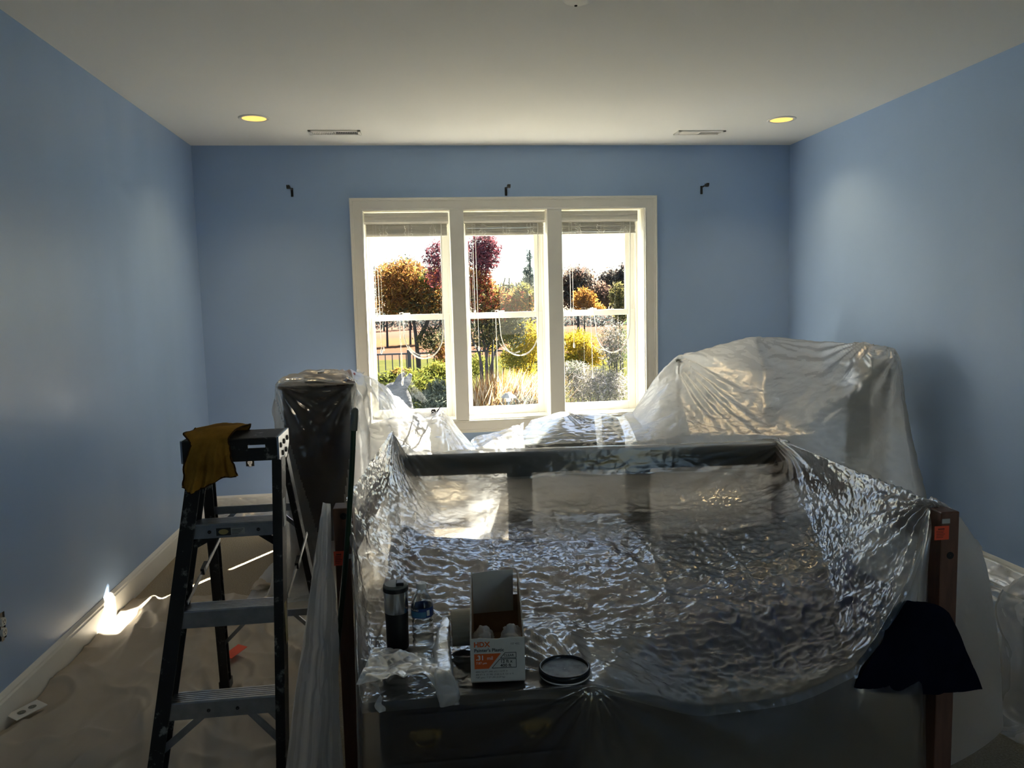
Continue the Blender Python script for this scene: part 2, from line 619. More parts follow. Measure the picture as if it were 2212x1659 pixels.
GL_Y0, GL_Y1 = 6.225, 6.27                         # lower and upper sash glass
for k, (a, b) in enumerate(OUTX):
    w = thing('window_%d' % (k + 1), ((a + b) / 2, YB + .2, OZ0), None, None)
    w['kind'] = 'structure'
    # jamb liner
    mb = MB()
    mb.bb((a - .02, YB, OZ0 - .02), (a, YB + .34, OZ1 + .02))
    mb.bb((b, YB, OZ0 - .02), (b + .02, YB + .34, OZ1 + .02))
    mb.bb((a, YB, OZ1), (b, YB + .34, OZ1 + .02))
    mb.bb((a, YB, OZ0 - .02), (b, YB + .34, OZ0))
    mb.build('jamb', 'trim_white', w)
    mb = MB()                                      # stops and tracks
    for x0, x1 in ((a, a + .016), (b - .016, b)):
        mb.bb((x0, 6.185, OZ0), (x1, 6.20, OZ1))
        mb.bb((x0, 6.247, OZ0), (x1, 6.252, OZ1))
        mb.bb((x0, 6.295, OZ0), (x1, 6.32, OZ1))
    mb.build('track', 'sash_white', w)
    gx0, gx1 = a + .045, b - .062
    if k == 2:
        gx1 = b - .078
    sx0, sx1 = a + .003, b - .010
    MEET0, MEET1 = 1.428, 1.475
    # lower sash
    mb = MB()
    y0, y1 = GL_Y0 - .018, GL_Y0 + .018
    mb.bb((sx0, y0, OZ0), (gx0, y1, MEET1))
    mb.bb((gx1, y0, OZ0), (sx1, y1, MEET1))
    mb.bb((gx0, y0, OZ0), (gx1, y1, .716))
    mb.bb((gx0, y0, MEET0), (gx1, y1, MEET1))
    ls = mb.build('lower_sash', 'sash_white', w, bevel=.004)
    MB().bb((gx0 - .005, GL_Y0 - .003, .71), (gx1 + .005, GL_Y0 + .003, MEET0 + .005)).build('pane', 'window_glass', ls)
    xm = (gx0 + gx1) / 2 - .02
    MB().bb((xm - .025, y0 - .012, MEET1 - .002), (xm + .025, y0 + .02, MEET1 + .012)).build('sash_lock', 'sash_white', ls, bevel=.003)
    # upper sash
    mb = MB()
    y0, y1 = GL_Y1 - .016, GL_Y1 + .016
    ux0, ux1 = gx0 + .002, gx1 - .008
    mb.bb((sx0 + .002, y0, MEET0), (ux0, y1, OZ1))
    mb.bb((ux1, y0, MEET0), (sx1 - .002, y1, OZ1))
    mb.bb((ux0, y0, MEET0), (ux1, y1, MEET0 + .046))
    mb.bb((ux0, y0, OZ1 - .05), (ux1, y1, OZ1))
    us = mb.build('upper_sash', 'sash_white', w, bevel=.004)
    MB().bb((ux0 - .005, GL_Y1 - .003, MEET0 + .04), (ux1 + .005, GL_Y1 + .003, OZ1 - .04)).build('pane', 'window_glass', us)

# ------------------------------------------------------------------ blinds, raised
BL = ['raised white slatted blind in the window beside the tall draped chest',
      'raised white slatted blind in the middle of the three windows',
      'raised white slatted blind in the window nearest the large draped heap']
for k, (a, b) in enumerate(OUTX):
    a2, b2 = a + .006, b - (.012 if k < 2 else .045)
    t = thing('window_blind', ((a2 + b2) / 2, 6.06, 2.24), BL[k], 'blind', 'raised blinds in the three windows')
    prof = [(6.02, 2.162), (6.035, 2.162), (6.035, 2.245), (6.018, 2.245), (6.014, 2.235), (6.018, 2.222), (6.012, 2.212), (6.018, 2.195), (6.012, 2.178)]
    MB().prism(prof, a2, b2, lambda u, v, w: (w, u, v)).build('valance', 'blind_white', t)
    MB().bb((a2 + .004, 6.04, 2.19), (b2 - .004, 6.09, 2.238)).build('headrail', 'blind_white', t)
    slat = None
    for i in range(28):
        z = 2.187 - i * .0036
        dx = random.uniform(-.004, .004)
        if slat is None:
            slat = MB().box(((a2 + b2) / 2, 6.062, z), (b2 - a2 - .022, .05, .0032), rotm(.05)).build('slat', 'blind_white', t)
        else:
            c = instance(slat, 'slat', t, (dx, random.uniform(-.003, .003), -i * .0036))
            c.rotation_euler = (random.uniform(-.05, .05), 0, 0)
    MB().bb((a2 + .009, 6.04, 2.070), (b2 - .009, 6.086, 2.086)).build('bottom_rail', 'blind_white', t, bevel=.003)
    for q in (.22, .52, .82):
        x = a2 + (b2 - a2) * q
        mb = MB()
        for s_ in (-1, 1):
            pts = [(x + s_ * .022 + random.uniform(-.012, .012), 6.032 - .004 * (j % 2) * 2, 2.152 - j * .0095) for j in range(9)]
            mb.tube(pts, .0028, 5)
        mb.tube([(x, 6.03, 2.16), (x, 6.028, 2.075)], .0022, 5)
        mb.build('ladder_cord', 'cord_white', t)
    # lift cord: down, looped over the sash lock and back up
    xr = b2 - .05
    xm = (a + b) / 2 - .055
    Yc = 6.035
    loop = []
    zt, zl = 2.16, 1.135
    for q in np.linspace(0, 1, 18):
        loop.append((xr - .005 - .012 * q, Yc, zt + (1.33 - zt) * q))
    for q in np.linspace(0, math.pi, 16)[1:]:
        loop.append(((xr - .017 + xm) / 2 + (xr - .017 - xm) / 2 * math.cos(q), Yc + .004, 1.33 - (1.33 - zl) * math.sin(q)))
    for q in np.linspace(0, 1, 6)[1:]:
        loop.append((xm - .004 * q, Yc + .09 * q, 1.33 + (1.492 - 1.33) * q))
    mb = MB()
    mb.tube(loop, .0045, 6)
    mb.tube([(x, y + .006, z - .006 if 2 < i < 30 else z) for i, (x, y, z) in enumerate(loop)], .0035, 6)
    mb.build('lift_cord', 'cord_white', t)
    mb = MB()
    tx = xm - .03
    mb.tube([(xm - .004, Yc + .09, 1.492), (tx, Yc + .07, 1.488), (tx, Yc + .06, 1.44), (tx + .003, Yc + .03, .97)], .0025, 5)
    mb.lathe([(.002, .02), (.006, .012), (.009, -.008), (.006, -.022), (.001, -.024)], (tx + .003, Yc + .03, .95), 10)
    mb.build('cord_tail', 'cord_white', t)
    mb = MB()
    for q, zb in ((.10, 1.50), (.135, 1.22)):
        x = a2 + (b2 - a2) * q
        mb.tube([(x, 6.03, 2.16), (x + .004, 6.035, zb)], .002, 5)
        mb.lathe([(.002, .02), (.006, .012), (.008, -.008), (.005, -.02), (.001, -.022)], (x + .004, 6.035, zb - .02), 10)
    mb.build('tilt_cord', 'cord_white', t)

# ------------------------------------------------------------------ curtain rod brackets
BK = ['black curtain rod bracket on blue wall between the window and the bright side wall',
      'black curtain rod bracket just above the centre of the window trim',
      'black curtain rod bracket on the blue wall above the large draped heap']
for (px, py), lb, s_ in zip(((631, 415), (1093, 413), (1515, 410)), BK, (-1, 1, 1)):
    c = PY(px, py, YB)
    t = thing('curtain_bracket', (c[0], YB, c[2] - .03), lb, 'bracket', 'curtain rod brackets')
    MB().bb((c[0] - .009, YB - .006, c[2] - .035), (c[0] + .009, YB, c[2] + .03)).build('plate', 'black_metal', t, bevel=.003)
    mb = MB()
    mb.tube([(c[0], YB - .004, c[2] + .018), (c[0] + s_ * .004, YB - .05, c[2] + .022), (c[0] + s_ * .012, YB - .09, c[2] + .022)], .006, 8)
    mb.build('arm', 'black_metal', t)
    pts = [(c[0] + s_ * .012 + s_ * .012 * 0, YB - .09 + .018 * math.cos(q), c[2] + .03 + .018 * math.sin(q)) for q in np.linspace(math.pi * .9, math.pi * 2.1, 9)]
    mb = MB()
    for dx in (-.008, 0, .008):
        mb.tube([(x + dx, y, z) for x, y, z in pts], .004, 6)
    mb.build('cradle', 'black_metal', t)

# ------------------------------------------------------------------ outlets without cover plates
def outlet(c, ax, label):
    """ax: the wall direction ('y' back wall, 'x' left wall)"""
    def T(u, d, v):
        return (c[0] + u, c[1] - d, c[2] + v) if ax == 'y' else (c[0] + d, c[1] + u, c[2] + v)
    t = thing('wall_outlet', tuple(c), label, 'outlet', None)

    def bx(nm, u0, u1, d0, d1, v0, v1, mt, par=t, bev=0):
        return MB().bb(T(u0, d0, v0), T(u1, d1, v1)).build(nm, mt, par, bevel=bev)
    bx('box_opening', -.030, .030, .0, .002, -.05, .05, 'outlet_black')
    bx('yoke', -.010, .010, .002, .005, -.054, .054, 'steel')
    for v0 in (.020, -.020):
        pl = [(.0165 * math.cos(q), .0145 * max(-1, min(1, 1.25 * math.sin(q)))) for q in np.linspace(0, 2 * math.pi, 20, endpoint=False)]
        f = MB().prism(pl, .004, .014, lambda u, v, w: T(u, w, v0 + v)).build('receptacle', 'white_plastic', t)
        for u0 in (-.006, .006):
            bx('slot', u0 - .0012, u0 + .0012, .0135, .0145, v0 - .001, v0 + .008, 'outlet_black', f)
        bx('ground_slot', -.002, .002, .0135, .0145, v0 - .009, v0 - .005, 'outlet_black', f)


c = PY(540, 993, YB)
outlet((c[0], YB, c[2]), 'y', 'uncovered wall outlet seen beneath the ladder cap on the window wall')
c = PX(5, 1352, XL)
outlet((XL, c[1] - .012, c[2]), 'x', 'uncovered wall outlet low on the wall beside the drop cloth')

# ------------------------------------------------------------------ ceiling fittings
for (px, py), lb in (((549, 255), 'lit recessed ceiling light near the bright streaked wall'), ((1688, 258), 'lit recessed ceiling light above the large draped heap')):
    c = PZ(px, py, H)
    t = thing('recessed_light', (c[0], c[1], H), lb, 'light', 'recessed ceiling lights')
    MB().lathe([(.074, 0), (.096, 0), (.096, -.004), (.090, -.007), (.076, -.005), (.074, 0)], (c[0], c[1], H), 40).build('trim_ring', 'vent_white', t, smooth=True)
    MB().lathe([(.075, -.003), (.055, -.0025), (.001, -.002)], (c[0], c[1], H), 40).build('lens', 'lamp_lens', t)
    l = bpy.data.lights.new('recessed_lamp', 'SPOT')
    l.energy = 10
    l.spot_size = 2.2
    l.spot_blend = .8
    l.shadow_soft_size = .05
    l.color = (1, .72, .36)
    lo = bpy.data.objects.new('recessed_lamp', l)
    COL.objects.link(lo)
    lo.parent = t
    lo.location = (0, 0, -.02)

for (pa, pb), lb, half in ((((670, 283), (776, 287)), 'white ceiling register with the dark open half towards the room centre', 1),
                           (((1457, 286), (1565, 285)), 'white ceiling register above the draped heap by the blue wall', -1)):
    a, b = PZ(*pa, H), PZ(*pb, H)
    cx, cyy = (a[0] + b[0]) / 2, (a[1] + b[1]) / 2
    hw, hd = .176, .062
    t = thing('ceiling_register', (cx, cyy, H), lb, 'vent', 'ceiling registers')
    mb = MB()
    for s_ in (-1, 1):
        mb.bb((cx - hw, cyy + s_ * hd, H - .010), (cx + hw, cyy + s_ * (hd - .022), H))
        mb.bb((cx + s_ * hw, cyy - hd, H - .010), (cx + s_ * (hw - .024), cyy + hd, H))
    mb.bb((cx - .005, cyy - hd, H - .006), (cx + .005, cyy + hd, H))
    mb.build('frame', 'vent_white', t, bevel=.002)
    MB().bb((cx - hw + .01, cyy - hd + .01, H - .0015), (cx + hw - .01, cyy + hd - .01, H - .0005)).build('duct', 'vent_dark', t)
    for s_ in (-1, 1):
        src = None
        for i in range(12):
            x = cx + s_ * (.014 + i * .0118)
            tilt = .95 if s_ == -half else .12
            nm = 'louver'
            if src is None:
                src = MB().box((x, cyy, H - .005), (.0105, 2 * hd - .044, .0014), rotm(0, -tilt if s_ == -half else 1.15, 0)).build(nm, 'vent_white', t)
            else:
                instance(src, nm, t, (s_ * i * .0118, 0, 0))

c = PZ(1248, -14, H)
t = thing('smoke_detector', (c[0], c[1], H), 'round white smoke detector on the ceiling', 'smoke detector')
MB().lathe([(.066, 0), (.066, -.012), (.060, -.022), (.052, -.030), (.035, -.034), (.001, -.035)], (c[0], c[1], H), 40).build('housing', 'white_plastic', t, smooth=True)
MB().lathe([(.006, -.0), (.006, -.004), (.001, -.005)], (c[0] - .002, c[1] + .03, H - .033), 12).build('test_button', 'outlet_black', t)

# ================================================================== FURNITURE UNDER THE PLASTIC
def rounded_box(mb, c, size, r, seg=4, R=None, lump=0, seed=0):
    """superellipsoid-like cushion"""
    n, k = 28, 18
    V = []
    e = .28
    sg = lambda x, p_: math.copysign(abs(x) ** p_, x)
    for i in range(k + 1):
        ph = -math.pi / 2 + math.pi * i / k
        for j in range(n):
            th = 2 * math.pi * j / n
            p_ = np.array([sg(math.cos(ph), e) * sg(math.cos(th), e), sg(math.cos(ph), e) * sg(math.sin(th), e), sg(math.sin(ph), e)])
            p_ = p_ * np.array(size) / 2
            if lump:
                nn = noise.noise(Vector(p_ * 3.5) + Vector((seed, 0, 0)))
                p_ = p_ * (1 + lump * nn)
            V.append(p_)
    V = np.array(V)
    if R is not None:
        V = V @ np.asarray(R).T
    Fq = [(i * n + j, i * n + (j + 1) % n, (i + 1) * n + (j + 1) % n, (i + 1) * n + j) for i in range(k) for j in range(n)]
    return mb.add(V + np.array(c), Fq)


# --- tall chest
CHX0, CHX1, CHY0, CHY1, CHZ = -.752, -.352, 4.19, 4.62, 1.13
t = thing('tall_chest', ((CHX0 + CHX1) / 2, (CHY0 + CHY1) / 2, 0), 'tall narrow dark wooden chest draped in clear plastic beside the ladder', 'chest')
MB().bb((CHX0 + .02, CHY0 + .015, .06), (CHX1 - .02, CHY1, CHZ - .03)).build('body', 'dark_wood', t)
mb = MB()
for zz, o in ((CHZ - .03, .006), (CHZ - .02, -.004), (CHZ - .012, -.012)):
    mb.bb((CHX0 + .012 + o, CHY0 + .008 + o, zz), (CHX1 - .012 - o, CHY1 + .002, zz + .012))
mb.build('top', 'dark_wood', t, bevel=.003)
for i in range(5):
    z0 = .10 + i * .195
    d = MB().bb((CHX0 + .045, CHY0 + .004, z0), (CHX1 - .045, CHY0 + .02, z0 + .18)).build('drawer', 'dark_wood', t, bevel=.004)
mb = MB()
for x in (CHX0 + .035, CHX1 - .035):
    for y in (CHY0 + .03, CHY1 - .03):
        mb2 = MB().bb((x - .02, y - .02, 0), (x + .02, y + .02, .062))
        mb2.build('foot', 'dark_wood', t)
o = MB()
rounded_box(o, (-.43, 4.48, CHZ + .018), (.12, .10, .035), .03, lump=.1, seed=3)
tag(o.build('folded_cloth', 'red_cloth', smooth=True), 'small red bundle under plastic on top of the tall chest', 'cloth')
o = MB()
rounded_box(o, (-.56, 4.42, CHZ + .022), (.16, .2, .045), .03, lump=.1, seed=5)
tag(o.build('folded_linen', 'grey_cloth', smooth=True), 'small grey bundle under plastic on top of the tall chest', 'cloth')

t = thing('sun_block_box', (-.60, 5.0, 0), 'unseen box added behind the tall chest to block sun from the floor', 'box')  # added out of sight; its shadow narrows the sun strip on the floor
MB().bb((-.82, 4.72, .05), (-.40, 5.22, .92)).build('body', 'dark_wood', t, bevel=.006)
MB().bb((-.835, 4.70, .92), (-.385, 5.235, .96)).build('lid', 'dark_wood', t, bevel=.008)
for x in (-.79, -.43):
    for y in (4.75, 5.19):
        MB().bb((x - .025, y - .025, 0), (x + .025, y + .025, .05)).build('foot', 'dark_wood', t)

# --- nightstand
NX0, NX1, NY0, NY1, NZ = -.160, .405, 1.865, 2.28, .552
t = thing('nightstand', ((NX0 + NX1) / 2, (NY0 + NY1) / 2, 0), 'dark wooden nightstand with brass drawer pulls under plastic in front of bed', 'nightstand')
MB().bb((NX0 + .025, NY0 + .02, .05), (NX1 - .025, NY1, NZ - .03)).build('body', 'dark_wood', t)
MB().bb((NX0, NY0, NZ - .03), (NX1, NY1 + .005, NZ)).build('top', 'dark_wood', t, bevel=.008)
MB().bb((NX0 + .015, NY0 + .01, 0), (NX1 - .015, NY1, .06)).build('plinth', 'dark_wood', t, bevel=.004)


def bail_pull(c, par):
    pl = []
    for x, z in ((-.042, .004), (-.036, .016), (-.026, .011), (-.018, .019), (-.008, .014), (0, .024), (.008, .014), (.018, .019), (.026, .011), (.036, .016), (.042, .004),
                 (.036, -.010), (.024, -.006), (.014, -.013), (0, -.018), (-.014, -.013), (-.024, -.006), (-.036, -.010)):
        pl.append((x, z))
    b_ = MB().prism(pl, 0, .003, lambda u, v, w: (c[0] + u, c[1] - w, c[2] + v)).build('pull_plate', 'brass', par)
    pts = [(c[0] + .027 * math.cos(q), c[1] - .014 - .004 * math.sin(-q), c[2] - .022 * abs(math.sin(q)) ** .7) for q in np.linspace(math.pi, 2 * math.pi, 13)]
    return b_, pts


for i, (z0, z1) in enumerate(((.385, .505), (.225, .375), (.07, .215))):
    d = MB().bb((NX0 + .05, NY0 + .008, z0), (NX1 - .05, NY0 + .03, z1)).build('drawer', 'dark_wood', t, bevel=.005)
    for x in (-.020, .262):
        cc = (x, NY0 + .008, (z0 + z1) / 2 + .005)
        pb, pts = bail_pull(cc, d)
        mb = MB()
        mb.tube(pts, .0028, 6)
        for s_ in (-1, 1):
            mb.tube([(cc[0] + s_ * .027, cc[1], cc[2]), (cc[0] + s_ * .027, cc[1] - .017, cc[2])], .005, 8)
        mb.build('bail', 'brass', d)

# --- bed frame
PLx, PLy, PLz = -.262, 2.50, .895
PRx, PRy, PRz = 1.552, 2.12, .880
BLx, BLy, BLz = -.15, 3.80, .915
BRx, BRy, BRz = 1.80, 3.70, .800
t = thing('bed_frame', ((PLx + PRx) / 2, 3.0, 0), 'wooden bed frame with square corner posts and dark top rail under plastic', 'bed')


def bedpost(x, y, z, w, d, mt, lab=None):
    o_ = MB().bb((x - w / 2, y - d / 2, 0), (x + w / 2, y + d / 2, z)).build('post', mt, t, bevel=.004)
    if lab is not None:
        lx, lz, lw, lh = lab
        s_ = MB().bb((lx, y - d / 2 - .0012, lz), (lx + lw, y - d / 2 - .0002, lz + lh)).build('warning_label', 'orange_label', o_)
        s_['label'] = 'small orange warning label with dark print'
        mb_ = MB()
        rr = random.Random(4)
        for k_ in range(6):
            ww = lw * rr.uniform(.45, .8) if k_ else lw * .55
            hh = lh * (.08 if k_ == 0 else .035)
            zz_ = lz + lh * (.74 - .115 * k_)
            mb_.bb((lx + lw * .12 + (lw * .1 if k_ == 0 else 0), y - d / 2 - .0018, zz_), (lx + lw * .12 + ww, y - d / 2 - .001, zz_ + hh))
        mb_.build('warning_print', 'label_ink', o_)
        MB().lathe([(.011, 0), (.011, .0016), (.001, .0016)], (x + .002, y - d / 2, lz - .05 if x > 0 else lz + .16), 14, rotm(math.pi / 2)).build('bolt_hole', 'outlet_black', o_)
        MB().bb((x + (-.028 if x > 0 else .005), y - d / 2 - .0018, z - .034 if x > 0 else z - .165), (x + (-.003 if x > 0 else .026), y - d / 2 - .0002, z - .020 if x > 0 else z - .15)).build('price_tag', 'sticker', o_)


a = PY(722, 1222, PLy - .04)
b = PY(742, 1190, PLy - .04)
bedpost(PLx, PLy, PLz, .062, .08, 'post_wood', (a[0], a[2], b[0] - a[0] + .004, b[2] - a[2]))
a = PY(2018, 1167, PRy - .04)
b = PY(2050, 1135, PRy - .04)
bedpost(PRx, PRy, PRz, .058, .08, 'post_wood', (a[0], a[2], b[0] - a[0], b[2] - a[2]))
bedpost(BLx, BLy, BLz - .03, .05, .06, 'rail_dark')
bedpost(BRx, BRy, BRz - .02, .05, .06, 'post_wood')
mb = MB()
mb.beam((BLx, BLy, BLz - .165), (BRx, BRy, BRz - .06), .04, .105, (0, 1, 0))
mb.build('top_rail', 'rail_dark', t, bevel=.012)
for px in (1130, 1378):
    q = (px - 872) / (1680 - 872)
    x = BLx + (BRx - BLx) * q
    y = BLy + (BRy - BLy) * q
    MB().bb((x - .062, y - .015, .18), (x + .062, y + .015, .72)).build('upright', 'rail_dark', t, bevel=.006)
for a, b in (((PLx, PLy + .04, .26), (BLx, BLy - .035, .26)), ((PRx, PRy + .04, .26), (BRx, BRy - .035, .26)),
             ((PLx, PLy + .04, PLz - .16), (BLx, BLy - .035, BLz - .16)), ((PRx + .02, PRy + .04, PRz - .08), (BRx + .02, BRy - .035, BRz - .14))):
    MB().beam(a, b, .03, .09, (1, 0, 0)).build('side_rail', 'post_wood', t, bevel=.005)
MB().beam((BLx, BLy, .26), (BRx, BRy, .26), .03, .14, (0, 1, 0)).build('end_rail', 'rail_dark', t, bevel=.005)

# --- mattress and bedding
o = MB()
rounded_box(o, (.75, 3.0, .30), (1.52, 1.15, .22), .05, R=rotm(0, 0, -.09))
tag(o.build('mattress', 'mattress_cloth', smooth=True), 'thick mattress inside the bed frame under the plastic', 'mattress')

# ------------------------------------------------------------------ ladder
FP0, FPN = np.array((0, 2.52, 1.13)), np.array((0, 1, -.07))        # plane of the front rails
RP0, RPN = np.array((0, 2.60, 1.10)), np.array((0, 1, .478))        # plane of the rear rails
fp = lambda x, y: PP(x, y, FP0, FPN)
rp = lambda x, y: PP(x, y, RP0, RPN)
t = thing('step_ladder', (-.64, 2.72, 0), 'black fibreglass step ladder with aluminium steps and paint splashes', 'ladder')


def to_floor(a, b, z=.012):
    a, b = np.array(a), np.array(b)
    return a + (b - a) * (z - a[2]) / (b[2] - a[2])


flt, flb = fp(432, 985), fp(341, 1659)
frt, frb = fp(602, 985), fp(611, 1632)
flb, frb = to_floor(flt, flb), to_floor(frt, frb)
rlt, rlb = rp(447, 1000), rp(489, 1488)
rrt, rrb = rp(614, 985), rp(662, 1211)
rlb, rrb = to_floor(rlt, rlb), to_floor(rrt, rrb)


def channel(a, b, w, d, nm, open_side):
    """C section rail from a to b: w wide along x, d deep along y"""
    mb_ = MB()
    a, b = np.array(a), np.array(b)
    th = .005
    y = np.array((0, 1, 0.))
    x = np.array((1, 0, 0.))
    mb_.beam(a - x * open_side * (w / 2 - th / 2), b - x * open_side * (w / 2 - th / 2), th, d, (1, 0, 0))
    mb_.beam(a + y * (d / 2 - th / 2), b + y * (d / 2 - th / 2), w, th, (1, 0, 0))
    mb_.beam(a - y * (d / 2 - th / 2), b - y * (d / 2 - th / 2), w, th, (1, 0, 0))
    return mb_.build(nm, 'ladder_black', t, bevel=.0015)


rl = channel(flt, flb, .046, .075, 'front_rail', 1)
rr = channel(frt, frb, .030, .075, 'front_rail', -1)
ql = channel(rlt, rlb, .034, .045, 'rear_rail', 1)
qr = channel(rrt, rrb, .022, .045, 'rear_rail', -1)
# stickers on the right rail's web
for (z0, z1), mt in (((.84, .95), 'sticker'), ((.46, .66), 'sticker_yellow')):
    q = (frt[2] - (z0 + z1) / 2) / (frt[2] - frb[2])
    c = frt + (frb - frt) * q
    MB().bb((c[0] + .0152, c[1] - .022, z0), (c[0] + .0160, c[1] + .016, z1)).build('rail_sticker', mt, rr)
# cap
ct, cb = fp(430, 946), fp(605, 946)
cz = 1.135
cx0, cx1 = -.735, -.452
cyf, cyb = 2.452, 2.64
MB().bb((cx0, cyf, cz - .012), (cx1, cyb, cz)).build('cap_top', 'ladder_black', t, bevel=.006)
sx0, sx1, sz0, sz1 = PY(535, 966, cyf)[0], PY(573, 966, cyf)[0], PY(555, 968, cyf)[2], PY(555, 961, cyf)[2]
mb = MB()
mb.bb((cx0, cyf, cz - .072), (sx0, cyf + .006, cz - .004))
mb.bb((sx1, cyf, cz - .072), (cx1, cyf + .006, cz - .004))
mb.bb((sx0, cyf, cz - .072), (sx1, cyf + .006, sz0))
mb.bb((sx0, cyf, sz1), (sx1, cyf + .006, cz - .004))
capf = mb.build('cap_front', 'ladder_black', t)
mb = MB()
mb.bb((cx0, cyb - .006, cz - .05), (sx0 + .01, cyb, cz - .004))
mb.bb((sx1 + .02, cyb - .006, cz - .05), (cx1, cyb, cz - .004))
mb.build('cap_back', 'ladder_black', t)
for x in (cx0, cx1):
    s_ = 1 if x == cx1 else -1
    br = MB().prism([(cyf, cz), (cyb, cz), (cyb, cz - .045), (cyb - .05, cz - .085), (cyf + .05, cz - .085), (cyf, cz - .07)], x, x + s_ * .006, lambda u, v, w: (w, u, v)).build('cap_bracket', 'steel', t)
    for (yy, zz) in ((cyf + .03, cz - .03), (cyf + .09, cz - .028), (cyf + .15, cz - .026), (cyf + .06, cz - .06), (cyf + .12, cz - .06)):
        MB().lathe([(.009, 0), (.008, .004), (.001, .006)], (x + s_ * .006, yy, zz), 10, rotm(0, s_ * math.pi / 2, 0)).build('rivet', 'black_metal', br)


def rail_pt(a, b, z):
    return a + (b - a) * ((z - a[2]) / (b[2] - a[2]))


# steps
for i, (yt, yb_) in enumerate(((1119, 1147), (1301, 1340), (1494, 1541))):
    zt = fp(520, yt + 4)[2]
    a, b = rail_pt(flt, flb, zt), rail_pt(frt, frb, zt)
    a = a + np.array((.012, 0, 0))
    b = b - np.array((.004, 0, 0))
    mb = MB()
    hgt = .045 if i == 0 else .055
    y0 = a[1] - .034
    prof = [(y0, zt - hgt), (y0 + .004, zt - hgt), (y0 + .004, zt - .006), (y0 + .074, zt - .006), (y0 + .074, zt - .03), (y0 + .078, zt - .03), (y0 + .078, zt)]
    for j in range(6):
        yy = y0 + .07 - j * .0125
        prof += [(yy, zt), (yy - .003, zt - .0025), (yy - .006, zt)]
    prof += [(y0 + .002, zt), (y0, zt - .004)]
    st = MB().prism(prof, a[0], b[0], lambda u, v, w: (w, u, v)).build('step', 'aluminium', t)
    for q in ((.2, .78) if i == 0 else (.36, .62) if i == 2 else ()):
        x = a[0] + (b[0] - a[0]) * q
        MB().lathe([(.006, 0), (.005, .003), (.001, .004)], (x, y0, zt - hgt * .55), 10, rotm(math.pi / 2)).build('bolt', 'black_metal', st)
    if i == 0:
        xa = PY(466, 1130, y0)[0]
        MB().bb((xa, y0 - .0012, zt - .038), (xa + .044, y0 - .0002, zt - .014)).build('step_sticker', 'ink_black', st)
        MB().bb((xa + .046, y0 - .0012, zt - .036), (xa + .086, y0 - .0002, zt - .016)).build('step_sticker', 'sticker', st)
        pl = [(.015 * math.cos(q_), .0085 * math.sin(q_)) for q_ in np.linspace(0, 2 * math.pi, 24, endpoint=False)]
        MB().prism(pl, .0012, .0018, lambda u, v, w: (xa + .022 + u, y0 - w, zt - .026 + v)).build('sticker_oval', 'sticker_yellow', st)
        mb = MB()
        for k_ in range(4):
            mb.bb((xa + .048, y0 - .0018, zt - .021 - k_ * .0042), (xa + .048 + (.034, .030, .026, .02)[k_], y0 - .0012, zt - .0195 - k_ * .0042))
        mb.build('sticker_print', 'ink_black', st)
    # diagonal braces below the step
    if i in (0, 2):
        dz = .085 if i == 0 else .17
        for (e, o_, s_) in ((a, rail_pt(flt, flb, zt - dz), 1), (b, rail_pt(frt, frb, zt - dz), -1)):
            w = .07 if i == 0 else .115
            MB().beam((e[0] + s_ * w, a[1] + .0, zt - hgt * .8), (o_[0], o_[1] + .0, zt - dz), .006, .022, (0, 1, 0)).build('step_brace', 'aluminium' if i == 2 else 'ladder_black', t)
        if i == 2:
            MB().beam((b[0] - .09, a[1] + .03, zt - .02), (rail_pt(frt, frb, zt - .13)[0], a[1] + .03, zt - .13), .006, .022, (0, 1, 0)).build('step_brace', 'aluminium', t)
# rear crossbars with braces
for z, dz in ((.845, .09), (.375, .14)):
    a, b = rail_pt(rlt, rlb, z), rail_pt(rrt, rrb, z)
    MB().beam(a, b, .006, .026, (0, 1, 0)).build('rear_bar', 'aluminium', t)
    lo1, lo2 = rail_pt(rlt, rlb, z - dz), rail_pt(rrt, rrb, z - dz)
    q = .32
    MB().beam(a + (b - a) * q, lo1, .005, .014, (0, 1, 0)).build('rear_brace', 'aluminium', t)
    MB().beam(b + (a - b) * q * .8, lo2, .005, .014, (0, 1, 0)).build('rear_brace', 'aluminium', t)
# spreaders, one each side: two links with a lock in the middle
for (fa, fb, ra, rb, s_) in ((flt, flb, rlt, rlb, 1), (frt, frb, rrt, rrb, 1)):
    a, b = rail_pt(fa, fb, .61), rail_pt(ra, rb, .73)
    mid = (a + b) / 2 + np.array((0, 0, .004))
    off = np.array((.022, 0, 0))
    sp = MB().beam(a + off, mid + off, .004, .016, (1, 0, 0)).build('spreader', 'aluminium', t)
    MB().beam(mid + off + np.array((.004, 0, 0)), b + off, .004, .014, (1, 0, 0)).build('spreader', 'aluminium', t)
    MB().box(mid + off, (.012, .05, .022), rotm(.25)).build('spreader_lock', 'black_metal', t)
# shoes
for p_, w, d in ((flb, .055, .085), (frb, .04, .085), (rlb, .042, .06), (rrb, .032, .06)):
    MB().bb((p_[0] - w / 2, p_[1] - d / 2, .012), (p_[0] + w / 2, p_[1] + d / 2, .05)).build('shoe', 'black_plastic', t, bevel=.004)


